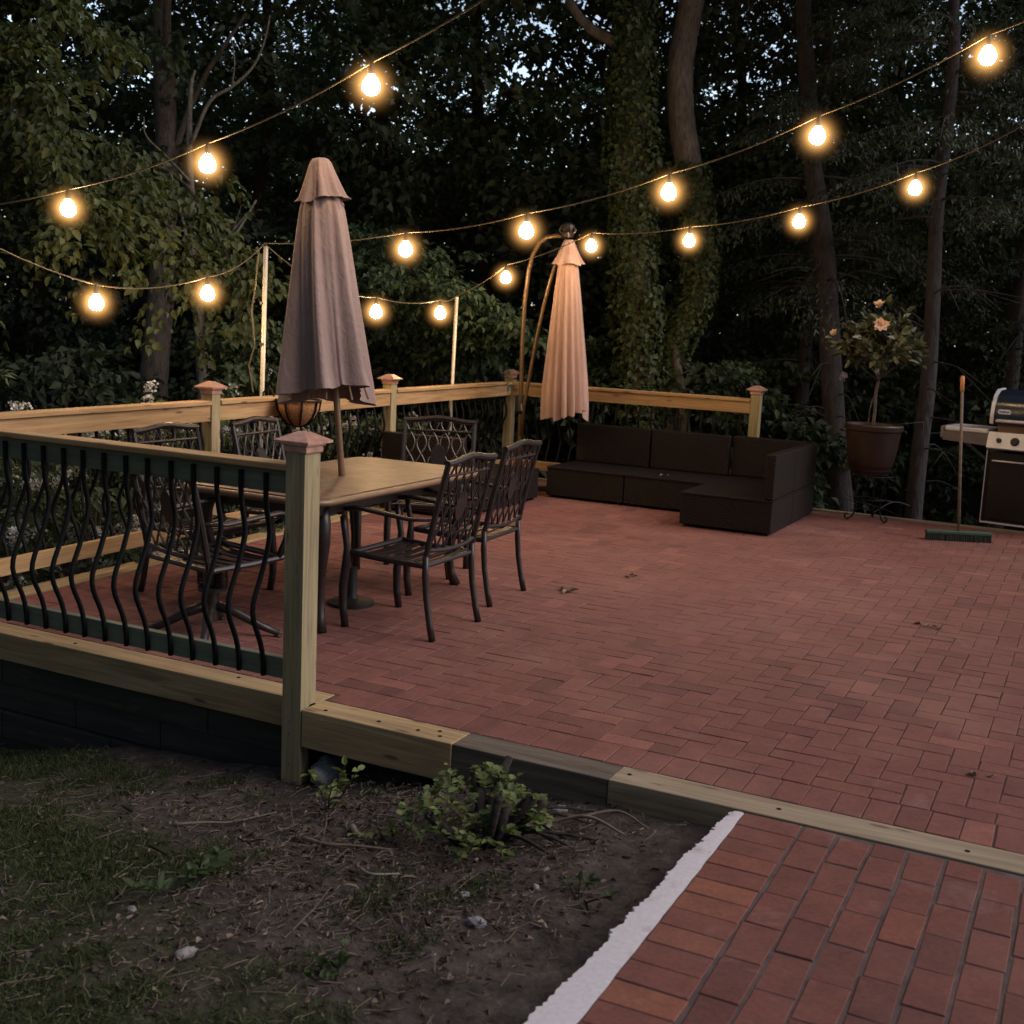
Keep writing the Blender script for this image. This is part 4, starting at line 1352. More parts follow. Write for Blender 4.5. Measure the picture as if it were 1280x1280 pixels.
def broadleaf(root, H, z0, Rm, r0, mat, bark, seed, ncl=150, nl=55, ls=0.15, rs=1.1, top=1.0, bend=0.4, lean=(0, 0), limbs=18):
    q = np.random.default_rng(seed)
    path = bez([(0, 0, -0.4), (q.normal(0, bend * .3), q.normal(0, bend * .3), H * 0.25), (q.normal(0, bend) + lean[0] * .5, q.normal(0, bend) + lean[1] * .5, H * 0.55), (lean[0] + q.normal(0, bend), lean[1] + q.normal(0, bend), H * 0.97)], 6)
    rad = np.linspace(r0, r0 * 0.16, len(path)); rad[0] *= 1.35
    mb = MB(); mb.tube(path, rad, 10)
    pz = np.array(path)
    h = q.uniform(0, 1, ncl)
    zc = z0 + h * (H - z0)
    pr = Rm * (np.sin(np.clip(h * 0.86 + 0.13, 0, 1) * PI) ** 0.6) * (0.25 + 0.75 * np.sqrt(q.uniform(0, 1, ncl)))
    a = q.uniform(0, 2 * PI, ncl)
    ax_ = np.stack([np.interp(zc, pz[:, 2], pz[:, k]) for k in (0, 1)], -1)
    O = np.stack([ax_[:, 0] + pr * np.cos(a), ax_[:, 1] + pr * np.sin(a), zc], -1)
    Dn = np.stack([np.cos(a), np.sin(a), q.normal(-0.05, 0.25, ncl)], -1) + q.normal(0, 0.3, (ncl, 3))
    O = O - unit(Dn) * rs * 0.4
    for i in range(min(limbs, ncl)):
        e = O[i]; zb = max(0.6, e[2] - pr[i] * q.uniform(0.4, 0.9))
        b = np.array([np.interp(zb, pz[:, 2], pz[:, 0]), np.interp(zb, pz[:, 2], pz[:, 1]), zb])
        rr = np.interp(zb, pz[:, 2], rad) * 0.45
        m_ = (b + e) / 2 + q.normal(0, 0.12, 3) + np.array([0, 0, -0.1])
        mb.tube(bez([b, m_, e], 4), np.linspace(rr, rr * 0.2, 9), 6)
        for t_ in range(2):
            e2 = e + q.normal(0, 0.5, 3); mb.tube([m_ * 0.4 + e * 0.6, (e + e2) / 2, e2], [rr * 0.3, rr * 0.2, rr * 0.08], 5)
    mb.build('trunk', bark, root, smooth=True)
    P, Dl, Nl, L, T = sprays(q, O, Dn, q.uniform(0.7, 1.3, ncl) * rs, nl, ls)
    leaf_object('crown', P, Dl, Nl, L, L * 0.62, T, mat, root)


def conifer(root, H, z0, Rm, r0, seed, path=None, nb=70, dead=26, needle=0.075, dens=1.0):
    q = np.random.default_rng(seed)
    if path is None:
        path = [(0, 0, -0.3), (q.normal(0, .05), q.normal(0, .05), H * 0.4), (q.normal(0, .12), q.normal(0, .12), H)]
    path = bez(path, 6)
    pz = np.array(path)
    rad = np.interp(pz[:, 2], [pz[0, 2], pz[0, 2] + 0.4, pz[-1, 2]], [r0 * 1.25, r0, r0 * 0.35])
    mb = MB(); mb.tube(path, rad, 10)
    at_ = lambda z: np.array([np.interp(z, pz[:, 2], pz[:, 0]), np.interp(z, pz[:, 2], pz[:, 1]), z])
    for i in range(dead):
        z = q.uniform(0.0, z0 + 0.8); a = q.uniform(0, 2 * PI); l = q.uniform(0.35, 1.0)
        b = at_(z); d = np.array([math.cos(a), math.sin(a), q.uniform(-0.25, 0.3)])
        e = b + d * l + np.array([0, 0, q.uniform(-0.25, 0.05)])
        mid = b + d * l * 0.5 + np.array([0, 0, 0.05])
        mb.tube(bez([b, mid, e], 4), np.linspace(0.010, 0.003, 9), 5)
        if l > 0.6:
            e2 = e + q.normal(0, 0.18, 3); mb.tube([mid, (mid + e2) / 2, e2], [0.005, 0.004, 0.002], 4)
    O = []; Dn = []; R = []
    for i in range(nb):
        h = (i + q.uniform(0, 1)) / nb
        z = z0 + h * (H - z0); a = q.uniform(0, 2 * PI)
        l = Rm * (1 - 0.6 * h) * q.uniform(0.6, 1.1)
        b = at_(z); d = np.array([math.cos(a), math.sin(a), 0.12])
        pts = [b + d * l * t + np.array([0, 0, -0.38 * l * t * t]) for t in np.linspace(0, 1, 7)]
        mb.tube(pts, np.linspace(0.016, 0.003, 7), 5)
        s_ = np.array([-d[1], d[0], 0])
        for t in np.linspace(0.18, 1.0, int(15 * dens)):
            p = b + d * l * t + np.array([0, 0, -0.38 * l * t * t])
            for sg in (-1, 1):
                O.append(p); R.append(l * 0.42 * (1.05 - 0.75 * t) + 0.10)
                Dn.append(d * 0.55 + s_ * sg + np.array([0, 0, -0.28]) + q.normal(0, 0.12, 3))
    mb.build('trunk', M['bark_con'], root, smooth=True)
    O = np.array(O); Dn = np.array(Dn); R = np.array(R)
    P, Dl, Nl, L, T = sprays(q, O, Dn, R, int(15 * dens), needle, 0.25, 0.30, 0.3)
    leaf_object('crown', P, Dl, Nl, L, L * 0.26, T, M['needles'], root, 0.05)


GT = 'dark trees deep in the woods'
LT = 'dark broadleaf tree standing deep in the woods behind the patio'


def floor_at(x, y): return float(forest_z(np.array(x, float), np.array(y, float)))


protos = []
for k in range(4):
    t = thing('forest_tree', LT, 'tree', (0, 0, 0), 0, GT)
    broadleaf(t, 13.5, 0.7 + 0.4 * (k % 2), 3.0 + 0.3 * k, 0.17, M['leaf_far'], M['bark_dark'], 40 + k, ncl=300, nl=66, ls=0.135, rs=1.1, limbs=16)
    protos.append(t)
spots = [(-13.45, 7.68), (-11.17, 8.83), (-8.44, 10.21), (-6.73, 11.27), (-5.41, 11.98), (-3.81, 12.94), (-2.6, 13.3), (-1.12, 14.2), (0.31, 14.01), (2.05, 15.0), (3.78, 16.26),
         (-16.5, 6.8), (5.4, 15.8), (-19.95, 11.04), (-17.34, 12.36), (-15.03, 13.52), (-12.71, 14.69), (-10.69, 15.71), (-8.66, 16.73), (-6.78, 17.67), (-4.76, 18.69), (-2.3, 19.93), (-0.13, 20.5), (2.04, 21.12), (4.36, 22.28), (7.0, 21.5),
         (-23.0, 17.2), (-19.9, 18.6), (-16.9, 20.2), (-13.9, 21.6), (-10.94, 23.1), (-8.2, 24.3), (-5.5, 25.7), (-2.81, 27.0), (0.0, 28.0), (2.61, 29.1), (5.6, 30.5), (9.0, 27)]
q = np.random.default_rng(77)
for i, (x, y) in enumerate(spots):
    t = protos[i] if i < 4 else copy_tree(protos[i % 4])
    t.location = (x, y, floor_at(x, y) - 0.1)
    t.rotation_euler = (0, 0, q.uniform(0, 6.28))
    s_ = q.uniform(0.85, 1.15); d_ = math.hypot(x - 3, y + 3.9)
    hz = 0.95 if d_ < 21 else (0.60 if d_ < 27.5 else 0.66)
    t.scale = (s_, s_, s_ * hz * q.uniform(0.88, 1.1))

# the far wood reads as one dark mass
qq = np.random.default_rng(71); n_ = 42000
aw = qq.uniform(math.radians(-22), math.radians(76), n_); rw = 35 + qq.uniform(0, 5, n_)
xw = 3 - rw * np.sin(aw); yw = -3.9 + rw * np.cos(aw)
top_ = 6.6 + 1.3 * smooth_noise(aw * 10, aw * 0, 1.6, 72) + 0.6 * smooth_noise(aw * 10, aw * 0, 5, 73)
zw = -1.0 + (top_ + 1.0) * qq.uniform(0, 1, n_) ** 0.8
tag(leaf_object('woods', np.stack([xw, yw, zw], -1), qq.normal(0, 1, (n_, 3)) + np.array([0, 0, -.4]), qq.normal(0, .5, (n_, 3)) + np.array([0.2, -0.7, 0.6]), qq.uniform(0.25, 0.5, n_), qq.uniform(0.16, 0.32, n_), np.clip(qq.normal(.4, .2, n_), 0, 1), M['leaf_far'], None), 'dark mass of distant trees closing the view behind the woods', 'woods', kind='stuff')

# understory bushes closing the view between the trunks
GU = 'dark bushes growing under the trees'
up = []
for k in range(3):
    t = thing('understory_bush', 'dark leafy bush growing under the trees behind the fences', 'bush', (0, 0, 0), 0, GU)
    qq = np.random.default_rng(90 + k)
    ncl = 80
    a = qq.uniform(0, 6.28, ncl); rr = 1.2 * np.sqrt(qq.uniform(0, 1, ncl)); zz = qq.uniform(0.15, 2.3, ncl) * (1 - 0.3 * rr / 1.2)
    O = np.stack([rr * np.cos(a), rr * np.sin(a), zz], -1)
    P, Dl, Nl, L, T = sprays(qq, O, np.stack([np.cos(a), np.sin(a), qq.normal(0.1, .3, ncl)], -1), 0.55, 40, 0.12)
    leaf_object('foliage', P, Dl, Nl, L, L * 0.6, T, M['leaf_dark'], t)
    mb = MB()
    for i in range(7): mb.tube([(0.1 * math.cos(i), 0.1 * math.sin(i), -0.2), (O[i][0] * .5, O[i][1] * .5, O[i][2] * .6), O[i]], [0.02, 0.014, 0.006], 5)
    mb.build('stems', M['bark_dark'], t)
    up.append(t)
bspots = [(-6.2, 4.6), (-7.9, 5.0), (-9.3, 6.5), (-7.2, 7.4), (-5.9, 7.9), (-5.0, 8.9), (-3.7, 8.7), (-3.2, 10.1), (-2.2, 10.9), (3.6, 12.4), (-10.5, 4.4), (-4.4, 10.6), (-0.1, 12.6), (5.0, 12.6), (-12.3, 6.0), (-0.75, 9.4)]
for i, (x, y) in enumerate(bspots):
    t = up[i] if i < 3 else copy_tree(up[i % 3])
    t.location = (x, y, floor_at(x, y)); t.rotation_euler = (0, 0, q.uniform(0, 6.28)); s_ = q.uniform(0.8, 1.15); t.scale = (s_, s_, s_)
up[0].location = (*bspots[0], floor_at(*bspots[0]))

# --- particular trees
t = thing('maple_tree', 'leafy maple whose drooping boughs hang into the left edge by the bulbs', 'tree', (-6.3, 2.9, -0.9))
qq = np.random.default_rng(21)
mb = MB()
mb.tube(bez([(0, 0, -0.3), (0.05, 0.0, 1.5), (-0.05, 0.1, 3.2), (0.1, 0.1, 5.5), (0.0, 0.2, 8.5)], 6), np.linspace(0.17, 0.05, 25), 10)
Om = []; Dm = []
boughs = [((-4.6, 2.9, 2.9), (-3.75, 2.75, 2.05)), ((-4.6, 3.3, 3.0), (-3.55, 3.35, 2.1)), ((-4.3, 3.7, 2.8), (-3.35, 3.75, 1.95)), ((-4.8, 2.6, 3.5), (-4.0, 2.35, 3.0)), ((-5.0, 2.8, 4.1), (-4.2, 2.7, 3.75)),
          ((-5.4, 2.8, 4.7), (-4.6, 2.9, 4.35)), ((-5.0, 2.3, 2.5), (-4.4, 1.9, 1.9)), ((-5.6, 3.1, 5.0), (-5.0, 3.2, 4.7)), ((-5.2, 2.2, 4.4), (-4.5, 1.9, 4.2)), ((-5.3, 2.5, 5.2), (-4.4, 2.4, 5.0)), ((-5.6, 2.2, 3.4), (-4.9, 1.6, 3.0))]
o_ = np.array([-6.3, 2.9, -0.9])
for m1, e1 in boughs:
    m1 = np.array(m1) - o_; e1 = np.array(e1) - o_
    b = np.array([0.0, 0.05, max(1.6, m1[2] - 0.6)])
    path = bez([b, m1, e1], 6)
    mb.tube(path, np.linspace(0.035, 0.006, len(path)), 6)
    for i in range(25):
        s0 = path[int(qq.integers(3, len(path)))]
        dn = unit(e1 - m1) + qq.normal(0, 0.55, 3); dn[2] = min(dn[2], 0.1)
        Om.append(s0 + qq.normal(0, 0.10, 3)); Dm.append(dn)
for i in range(75):   # upper crown
    a = qq.uniform(0, 6.28); r_ = 1.7 * math.sqrt(qq.uniform(0, 1)); Om.append(np.array([r_ * math.cos(a), r_ * math.sin(a), qq.uniform(3.4, 9.0)])); Dm.append(np.array([math.cos(a), math.sin(a), -0.2]) + qq.normal(0, .3, 3))
mb.build('trunk', M['bark_dark'], t, smooth=True)
P, Dl, Nl, L, T = sprays(qq, np.array(Om), np.array(Dm), qq.uniform(0.35, 0.6, len(Om)), 58, 0.080, 0.4, 0.5, 0.4)
leaf_object('crown', P, Dl, Nl, L, L * 0.66, T, M['leaf_maple'], t, 0.25, True)


def bough_tree(name, label, base, tips_, mat, seed, ls=0.10, r0=0.05, nsp=26, nl=30, rs=0.45):
    t = thing(name, label, 'tree', base)
    qq = np.random.default_rng(seed); mb = MB(); O = []; Dn = []
    b0 = np.array(base)
    zt = max(p[2] for p in tips_) - b0[2]
    mb.tube(bez([(0, 0, -0.2), (0.05, 0.02, zt * 0.4), (0.0, 0.05, zt * 0.95)], 5), np.linspace(r0, r0 * 0.4, 11), 8)
    for e in tips_:
        e = np.array(e) - b0
        zb = e[2] * qq.uniform(0.5, 0.75)
        s0 = np.array([0, 0, zb]); mid = (s0 + e) / 2 + np.array([0, 0, 0.25])
        path = bez([s0, mid, e], 6); mb.tube(path, np.linspace(r0 * 0.5, 0.005, len(path)), 5)
        for i in range(nsp):
            s1 = path[int(qq.integers(4, len(path)))]
            dn = (e - mid) * 1.0 + qq.normal(0, 0.55, 3); dn[2] = np.clip(dn[2], -0.4, 0.2)
            O.append(s1 + qq.normal(0, 0.13, 3) * np.array([1, 1, 0.6])); Dn.append(dn)
    mb.build('trunk', M['bark_dark'], t, smooth=True)
    P, Dl, Nl, L, T = sprays(qq, np.array(O), np.array(Dn), qq.uniform(0.7, 1.2, len(O)) * rs, nl, ls, 0.25, 0.55, 0.35)
    leaf_object('crown', P, Dl, Nl, L, L * 0.6, T, mat, t, 0.25)
    return t


bough_tree('dogwood_tree', 'pale green layered young tree seen between the two umbrellas', (-3.9, 7.6, -0.9),
           [(-3.6, 6.3, 2.1), (-3.0, 6.6, 1.95), (-2.9, 7.0, 1.75), (-3.5, 6.9, 2.25), (-4.2, 6.5, 2.4), (-4.4, 7.0, 2.45), (-2.6, 7.1, 1.6)], M['leaf_light'], 31, ls=0.085, nl=40)
bough_tree('young_tree', 'small leafy young tree behind the taller light pole', (-4.6, 5.3, -0.9),
           [(-4.25, 4.6, 1.45), (-3.95, 4.75, 1.2), (-4.3, 5.0, 0.95), (-4.0, 5.1, 1.5)], M['leaf_mid'], 33, nsp=13, ls=0.085, rs=0.36, nl=36)
bough_tree('young_tree', 'low leafy sapling at the foot of the ivy covered trunk', (-1.6, 8.9, -0.9),
           [(-2.2, 8.5, 1.1), (-2.4, 8.6, 1.4), (-1.9, 8.3, 0.9), (-2.6, 8.8, 1.0), (-0.8, 8.7, 1.2), (-0.6, 8.9, 0.9)], M['leaf_mid'], 35, nsp=22)


def trunk_tree(name, label, pts, rad, bark, limbs=(), crown=None, seed=0):
    b0 = np.array(pts[0]); t = thing(name, label, 'tree', tuple(b0))
    mb = MB(); path = bez([np.array(p) - b0 for p in pts], 8)
    qq = np.random.default_rng(seed)
    R = np.interp(np.linspace(0, 1, len(path)), np.linspace(0, 1, len(rad)), rad) * (1 + qq.normal(0, 0.02, len(path)))
    mb.tube(path, R, 14)
    for lp2, lr in limbs:
        pth = bez([np.array(p) - b0 for p in lp2], 6); mb.tube(pth, np.linspace(lr, lr * 0.35, len(pth)), 8)
    mb.build('trunk', bark, t, smooth=True)
    return t, path, R


def add_crown(t, z0, z1, R, ncl, nl, mat, seed, ls=0.15, rs=0.9, centre=(0, 0)):
    qq = np.random.default_rng(seed)
    a = qq.uniform(0, 6.28, ncl); rr = R * np.sqrt(qq.uniform(0.02, 1, ncl)); z = qq.uniform(z0, z1, ncl)
    O = np.stack([centre[0] + rr * np.cos(a), centre[1] + rr * np.sin(a), z], -1)
    P, Dl, Nl, L, T = sprays(qq, O, np.stack([np.cos(a), np.sin(a), qq.normal(-.1, .2, ncl)], -1), rs, nl, ls)
    return leaf_object('crown', P, Dl, Nl, L, L * 0.62, T, mat, t)


def ivy_on(t, path, R, zmin, zmax, n, seed, thick=0.10, off=(0, 0, 0)):
    qq = np.random.default_rng(seed)
    pa = np.array(path); z = qq.uniform(zmin, zmax, n); a = qq.uniform(0, 2 * PI, n)
    bul = 0.55 + 0.45 * np.sin(z * 2.3 + 1.0) * np.sin(z * 5.1 + a * 2) + 0.5 * qq.uniform(0, 1, n) ** 2
    rr = np.interp(z, pa[:, 2], R) + thick * np.clip(bul, 0.1, 1.6)
    c = np.stack([np.interp(z, pa[:, 2], pa[:, k]) for k in (0, 1)], -1)
    o = np.stack([np.cos(a), np.sin(a), 0 * a], -1)
    P = np.concatenate([c, z[:, None]], 1) + o * rr[:, None]
    Dl = np.array([0, 0, -0.8]) + o * 0.25 + qq.normal(0, 0.5, (n, 3))
    return leaf_object('ivy', P, Dl, o + np.array([0, 0, 0.35]) + qq.normal(0, 0.4, (n, 3)), qq.uniform(0.055, 0.095, n), qq.uniform(0.05, 0.08, n), np.clip(qq.normal(0.4, 0.25, n), 0, 1), M['ivy'], t)


t, path, R = trunk_tree('ivy_covered_tree', 'tall tree trunk thickly covered in ivy right of the pink umbrella',
                        [(-1.40, 8.24, -0.9), (-1.43, 8.27, 0.01), (-1.60, 8.38, 1.05), (-1.80, 8.51, 2.34), (-1.95, 8.64, 3.47), (-2.06, 8.75, 4.42), (-2.11, 8.87, 5.2), (-2.19, 9.02, 6.6), (-2.3, 9.2, 10.5)],
                        [0.19, 0.17, 0.17, 0.18, 0.18, 0.17, 0.16, 0.14, 0.06], M['bark_grey'],
                        [([(-2.06, 8.75, 4.66), (-2.3, 8.68, 4.76), (-2.55, 8.60, 4.90), (-2.76, 8.54, 5.17), (-2.99, 8.52, 5.75), (-3.2, 8.5, 6.8)], 0.075)], seed=2)
ivy_on(t, path, R, 1.2, 8.4, 11000, 5, 0.090)
add_crown(t, 6.6, 11, 2.6, 120, 45, M['leaf_mid'], 51, centre=(-0.8, 0.8))
t, path, R = trunk_tree('bare_trunk_tree', 'curving bare grey trunk beside the ivy covered tree',
                        [(-1.24, 8.56, -0.9), (-1.29, 8.56, 0.0), (-1.38, 8.68, 0.88), (-1.36, 8.78, 1.49), (-1.22, 8.93, 2.03), (-1.23, 9.03, 2.65), (-1.42, 9.08, 3.35), (-1.58, 9.12, 3.96), (-1.66, 9.19, 4.58), (-1.62, 9.31, 5.28), (-1.60, 9.46, 6.5), (-1.6, 9.6, 10.5)],
                        [0.22, 0.20, 0.165, 0.15, 0.15, 0.15, 0.15, 0.15, 0.15, 0.14, 0.12, 0.05], M['bark_grey'],
                        [([(-1.05, 8.45, -0.8), (-1.05, 8.47, 0.2), (-1.15, 8.52, 0.9), (-1.32, 8.62, 1.5)], 0.10)], seed=3)
ivy_on(t, path, R, 1.9, 4.4, 3400, 6, 0.058)
add_crown(t, 6.8, 11.5, 2.6, 130, 45, M['leaf_mid'], 52, centre=(-0.4, 0.9))
t, path, R = trunk_tree('dark_trunk_tree', 'straight dark trunk behind the left fence between bulb strings',
                        [(-6.95, 6.55, -0.9), (-6.97, 6.59, -0.38), (-7.08, 6.74, 0.74), (-7.12, 6.89, 1.67), (-7.18, 7.02, 2.61), (-7.24, 7.13, 3.36), (-7.37, 7.23, 4.29), (-7.52, 7.33, 5.22), (-7.9, 7.5, 11.0)],
                        [0.20, 0.17, 0.15, 0.14, 0.12, 0.05], M['bark_grey'], [([(-7.24, 7.13, 3.2), (-6.9, 7.3, 4.2), (-6.3, 7.4, 5.0)], 0.05), ([(-7.3, 7.2, 4.4), (-7.0, 6.9, 5.2), (-6.4, 6.5, 6.1)], .06)], seed=4)
add_crown(t, 5.2, 11.5, 2.7, 150, 50, M['leaf_mid'], 53, centre=(-0.5, 0.7))
t, path, R = trunk_tree('dead_tree', 'slender pale dead tree with bare forked branches left of the tall pole',
                        [(-5.45, 5.75, -0.9), (-5.49, 5.79, 0.53), (-5.60, 5.87, 1.27), (-5.72, 5.92, 1.86), (-5.79, 5.97, 2.35), (-5.86, 6.01, 2.77), (-5.95, 6.07, 3.35), (-6.00, 6.15, 3.93), (-5.97, 6.18, 4.12)],
                        [0.085, 0.075, 0.065, 0.055, 0.05, 0.04, 0.035, 0.022, 0.012], M['bark_pale'],
                        [([(-5.66, 5.87, 1.75), (-5.81, 5.86, 2.43), (-5.97, 5.87, 2.88)], 0.026),
                         ([(-5.64, 5.87, 1.7), (-5.57, 5.96, 2.27), (-5.41, 6.06, 2.41), (-5.25, 6.18, 2.66)], 0.02),
                         ([(-5.60, 5.83, 1.1), (-5.43, 5.96, 1.95), (-5.42, 6.03, 2.28), (-5.31, 6.12, 2.49), (-5.19, 6.24, 2.79)], 0.03),
                         ([(-5.9, 6.05, 3.35), (-5.74, 6.14, 3.78), (-5.55, 6.27, 3.95), (-5.38, 6.38, 4.15), (-5.30, 6.47, 4.41), (-5.26, 6.52, 4.7)], 0.022),
                         ([(-5.86, 6.0, 2.95), (-6.10, 5.9, 3.2), (-6.29, 5.8, 3.4), (-6.33, 5.81, 3.6)], 0.016),
                         ([(-5.55, 6.27, 3.95), (-5.5, 6.25, 4.2), (-5.6, 6.3, 4.5)], 0.01), ([(-5.41, 6.06, 2.41), (-5.3, 6.0, 2.45), (-5.15, 5.95, 2.7)], 0.009), ([(-5.81, 5.86, 2.43), (-5.9, 5.7, 2.5), (-6.1, 5.6, 2.75)], 0.01)], seed=5)

cdef = [('straight dark conifer with bare twigs between the potted tree and the grill', [(1.36, 8.76, -0.9), (1.34, 8.8, -0.27), (1.32, 8.94, 0.56), (1.32, 9.06, 1.22), (1.27, 9.18, 2.04), (1.2, 9.32, 3.03), (1.2, 9.48, 3.93), (1.17, 9.6, 4.67), (1.08, 9.74, 5.66), (1.0, 9.9, 9.5)], 0.092, 2.7, 1.7, 61),
        ('thick leaning conifer directly behind the potted tree', [(0.55, 9.4, -0.9), (0.5, 9.4, -0.27), (0.36, 9.46, 0.43), (0.24, 9.53, 1.14), (0.13, 9.6, 1.84), (-0.02, 9.68, 2.72), (-0.24, 9.73, 3.59), (-0.38, 9.82, 4.47), (-0.58, 9.97, 5.87), (-0.8, 10.2, 10)], 0.135, 2.0, 1.9, 62),
        ('dark conifer behind the grill at the right edge', [(2.75, 10.3, -0.9), (2.75, 10.4, 1), (2.7, 10.6, 4), (2.6, 10.9, 9.5)], 0.11, 1.6, 2.0, 63),
        ('slim conifer with drooping sprays right of the bare grey trunk', [(-0.35, 10.6, -0.9), (-0.35, 10.7, 1), (-0.4, 10.8, 4), (-0.5, 11, 10)], 0.09, 1.3, 1.8, 64),
        ('conifer with drooping sprays far behind the broom', [(1.95, 11.4, -0.9), (1.95, 11.5, 1), (1.9, 11.6, 4), (1.8, 11.8, 10.5)], 0.10, 1.5, 1.9, 65)]
for lab, pts, r0, z0, Rm, sd in cdef:
    b0 = np.array(pts[0]); t = thing('conifer_tree', lab, 'tree', tuple(b0), 0, 'conifers at the right of the woods')
    conifer(t, pts[-1][2] - b0[2], z0 + 0.9, Rm, r0, sd, [np.array(p) - b0 for p in pts], nb=46, dead=34 if sd < 63 else 14)

# flowering shrubs outside the left fence
GF = 'white flowering shrubs outside the left fence'
heads = []
for k in range(3):
    qq = np.random.default_rng(300 + k); m_ = 46
    d = unit(qq.normal(0, 1, (m_, 3)) + np.array([0, 0, 0.6]))
    heads.append(leaf_object('flower_head', d * qq.uniform(0.02, 0.052, (m_, 1)) * np.array([1, 1, .7]), d + qq.normal(0, .6, (m_, 3)), d, 0.021, 0.021, qq.uniform(0, 1, m_), M['petal_white'], None, 0.2))
for i, (x, y, s_, lab) in enumerate([
        (-3.35, 0.9, 1.0, 'white flowering shrub beyond the left fence at the left edge of the photo'),
        (-3.3, 2.1, 1.0, 'white flowering shrub beyond the left fence in line with the front balusters'),
        (-3.35, 3.3, 1.05, 'white flowering shrub beyond the left fence behind the chairs'),
        (-3.5, 4.4, 1.1, 'white flowering shrub beyond the left fence behind the mauve umbrella'),
        (-3.6, 5.7, 0.9, 'sparse white flowering shrub beyond the left fence below the shorter pole'),
        (-4.6, 1.9, 1.15, 'tall white flowering shrub deeper in the woods at the left')]):
    t = thing('flowering_shrub', lab, 'shrub', (x, y, -0.75), q.uniform(0, 6), GF)
    qq = np.random.default_rng(200 + i)
    ncl = 75
    a = qq.uniform(0, 6.28, ncl); e = qq.uniform(0.05, 1.0, ncl); rr = 0.62 * s_ * np.sqrt(qq.uniform(0.1, 1, ncl)); zz = 0.15 + 1.6 * s_ * e * (1 - 0.25 * (rr / .62) ** 2)
    O = np.stack([rr * np.cos(a), rr * np.sin(a), zz], -1)
    P, Dl, Nl, L, T = sprays(qq, O, np.stack([np.cos(a), np.sin(a), qq.normal(0.2, .3, ncl)], -1), 0.28, 26, 0.085, 0.1, 0.6, 0.5)
    leaf_object('foliage', P, Dl, Nl, L, L * 0.45, T, M['leaf_mid'], t, 0.2)
    mb = MB()
    for k in range(12): mb.tube([(0.08 * math.cos(k), 0.08 * math.sin(k), -0.1), (O[k][0] * .4, O[k][1] * .4, O[k][2] * .55), O[k]], [0.014, 0.010, 0.005], 5)
    mb.build('stems', M['bark_dark'], t)
    # flower heads: each a little cluster of its own
    for k in range(58 if i < 4 else 24):
        kk = qq.integers(0, ncl)
        c = O[kk] + np.array([math.cos(a[kk]), math.sin(a[kk]), 0.45]) * qq.uniform(0.14, 0.30) + qq.normal(0, 0.03, 3)
        fo_ = heads[k % 3].copy(); COL.objects.link(fo_); fo_.parent = t; fo_.location = tuple(c)
        fo_.rotation_euler = tuple(qq.uniform(-0.5, 0.5, 3) + np.array([0, 0, qq.uniform(0, 6)])); z_ = qq.uniform(0.75, 1.3); fo_.scale = (z_, z_, z_)
for h_ in heads: bpy.data.objects.remove(h_)

# ------------------------------------------------------------------ foreground bed
fs_ = thing('stump_shrub', 'cut back shrub with dark stubs and fresh round leaves in the bare soil', 'shrub', (1.18, -0.42, float(gz(1.18, -0.42))))
qq = np.random.default_rng(15)
mb = MB(); tipsS = []
for k in range(11):
    a = qq.uniform(0, 6.28); l = qq.uniform(0.14, 0.32); r_ = qq.uniform(0.013, 0.026)
    b = np.array([0.05 * math.cos(a), 0.05 * math.sin(a), -0.03]); e = np.array([l * 0.8 * math.cos(a), l * 0.8 * math.sin(a), l * qq.uniform(0.5, 0.95)])
    mb.tube([b, (b + e) / 2 + qq.normal(0, .012, 3), e], [r_ * 1.25, r_, r_ * 0.9], 8); tipsS.append(e)
for k in range(7):
    a = qq.uniform(-0.7, 0.9); l = qq.uniform(0.25, 0.55)
    mb.tube(bez([(0.03, 0, 0.02), (l * 0.5 * math.cos(a), l * 0.5 * math.sin(a), 0.05 + qq.uniform(0, .05)), (l * math.cos(a), l * math.sin(a), 0.03)], 4), np.linspace(0.009, 0.004, 9), 6)
mb.build('stems', M['stump'], fs_, smooth=True)
P = []; Dl = []; Nl = []
for k in range(74):
    a = qq.uniform(0, 6.28); r_ = 0.27 * math.sqrt(qq.uniform(0, 1)); c = np.array([r_ * math.cos(a), r_ * math.sin(a), 0.05 + 0.23 * qq.uniform(0.1, 1) * (1 - r_ / 0.40)])
    if k % 3 == 0: c = tipsS[k % 11] * qq.uniform(0.6, 1.0) + np.array([0, 0, .02])
    for j in range(8):
        d = unit(np.append(qq.normal(0, 1, 2), qq.uniform(0.0, 0.5)))
        P.append(c + qq.normal(0, .012, 3)); Dl.append(d); Nl.append(np.array([0, 0, 1]) + qq.normal(0, .35, 3))
n_ = len(P)
leaf_object('leaves', P, Dl, Nl, qq.uniform(0.022, 0.042, n_), qq.uniform(0.02, 0.036, n_), np.clip(qq.normal(0.5, 0.28, n_), 0, 1), M['shrub_leaf'], fs_, 0.15, True)


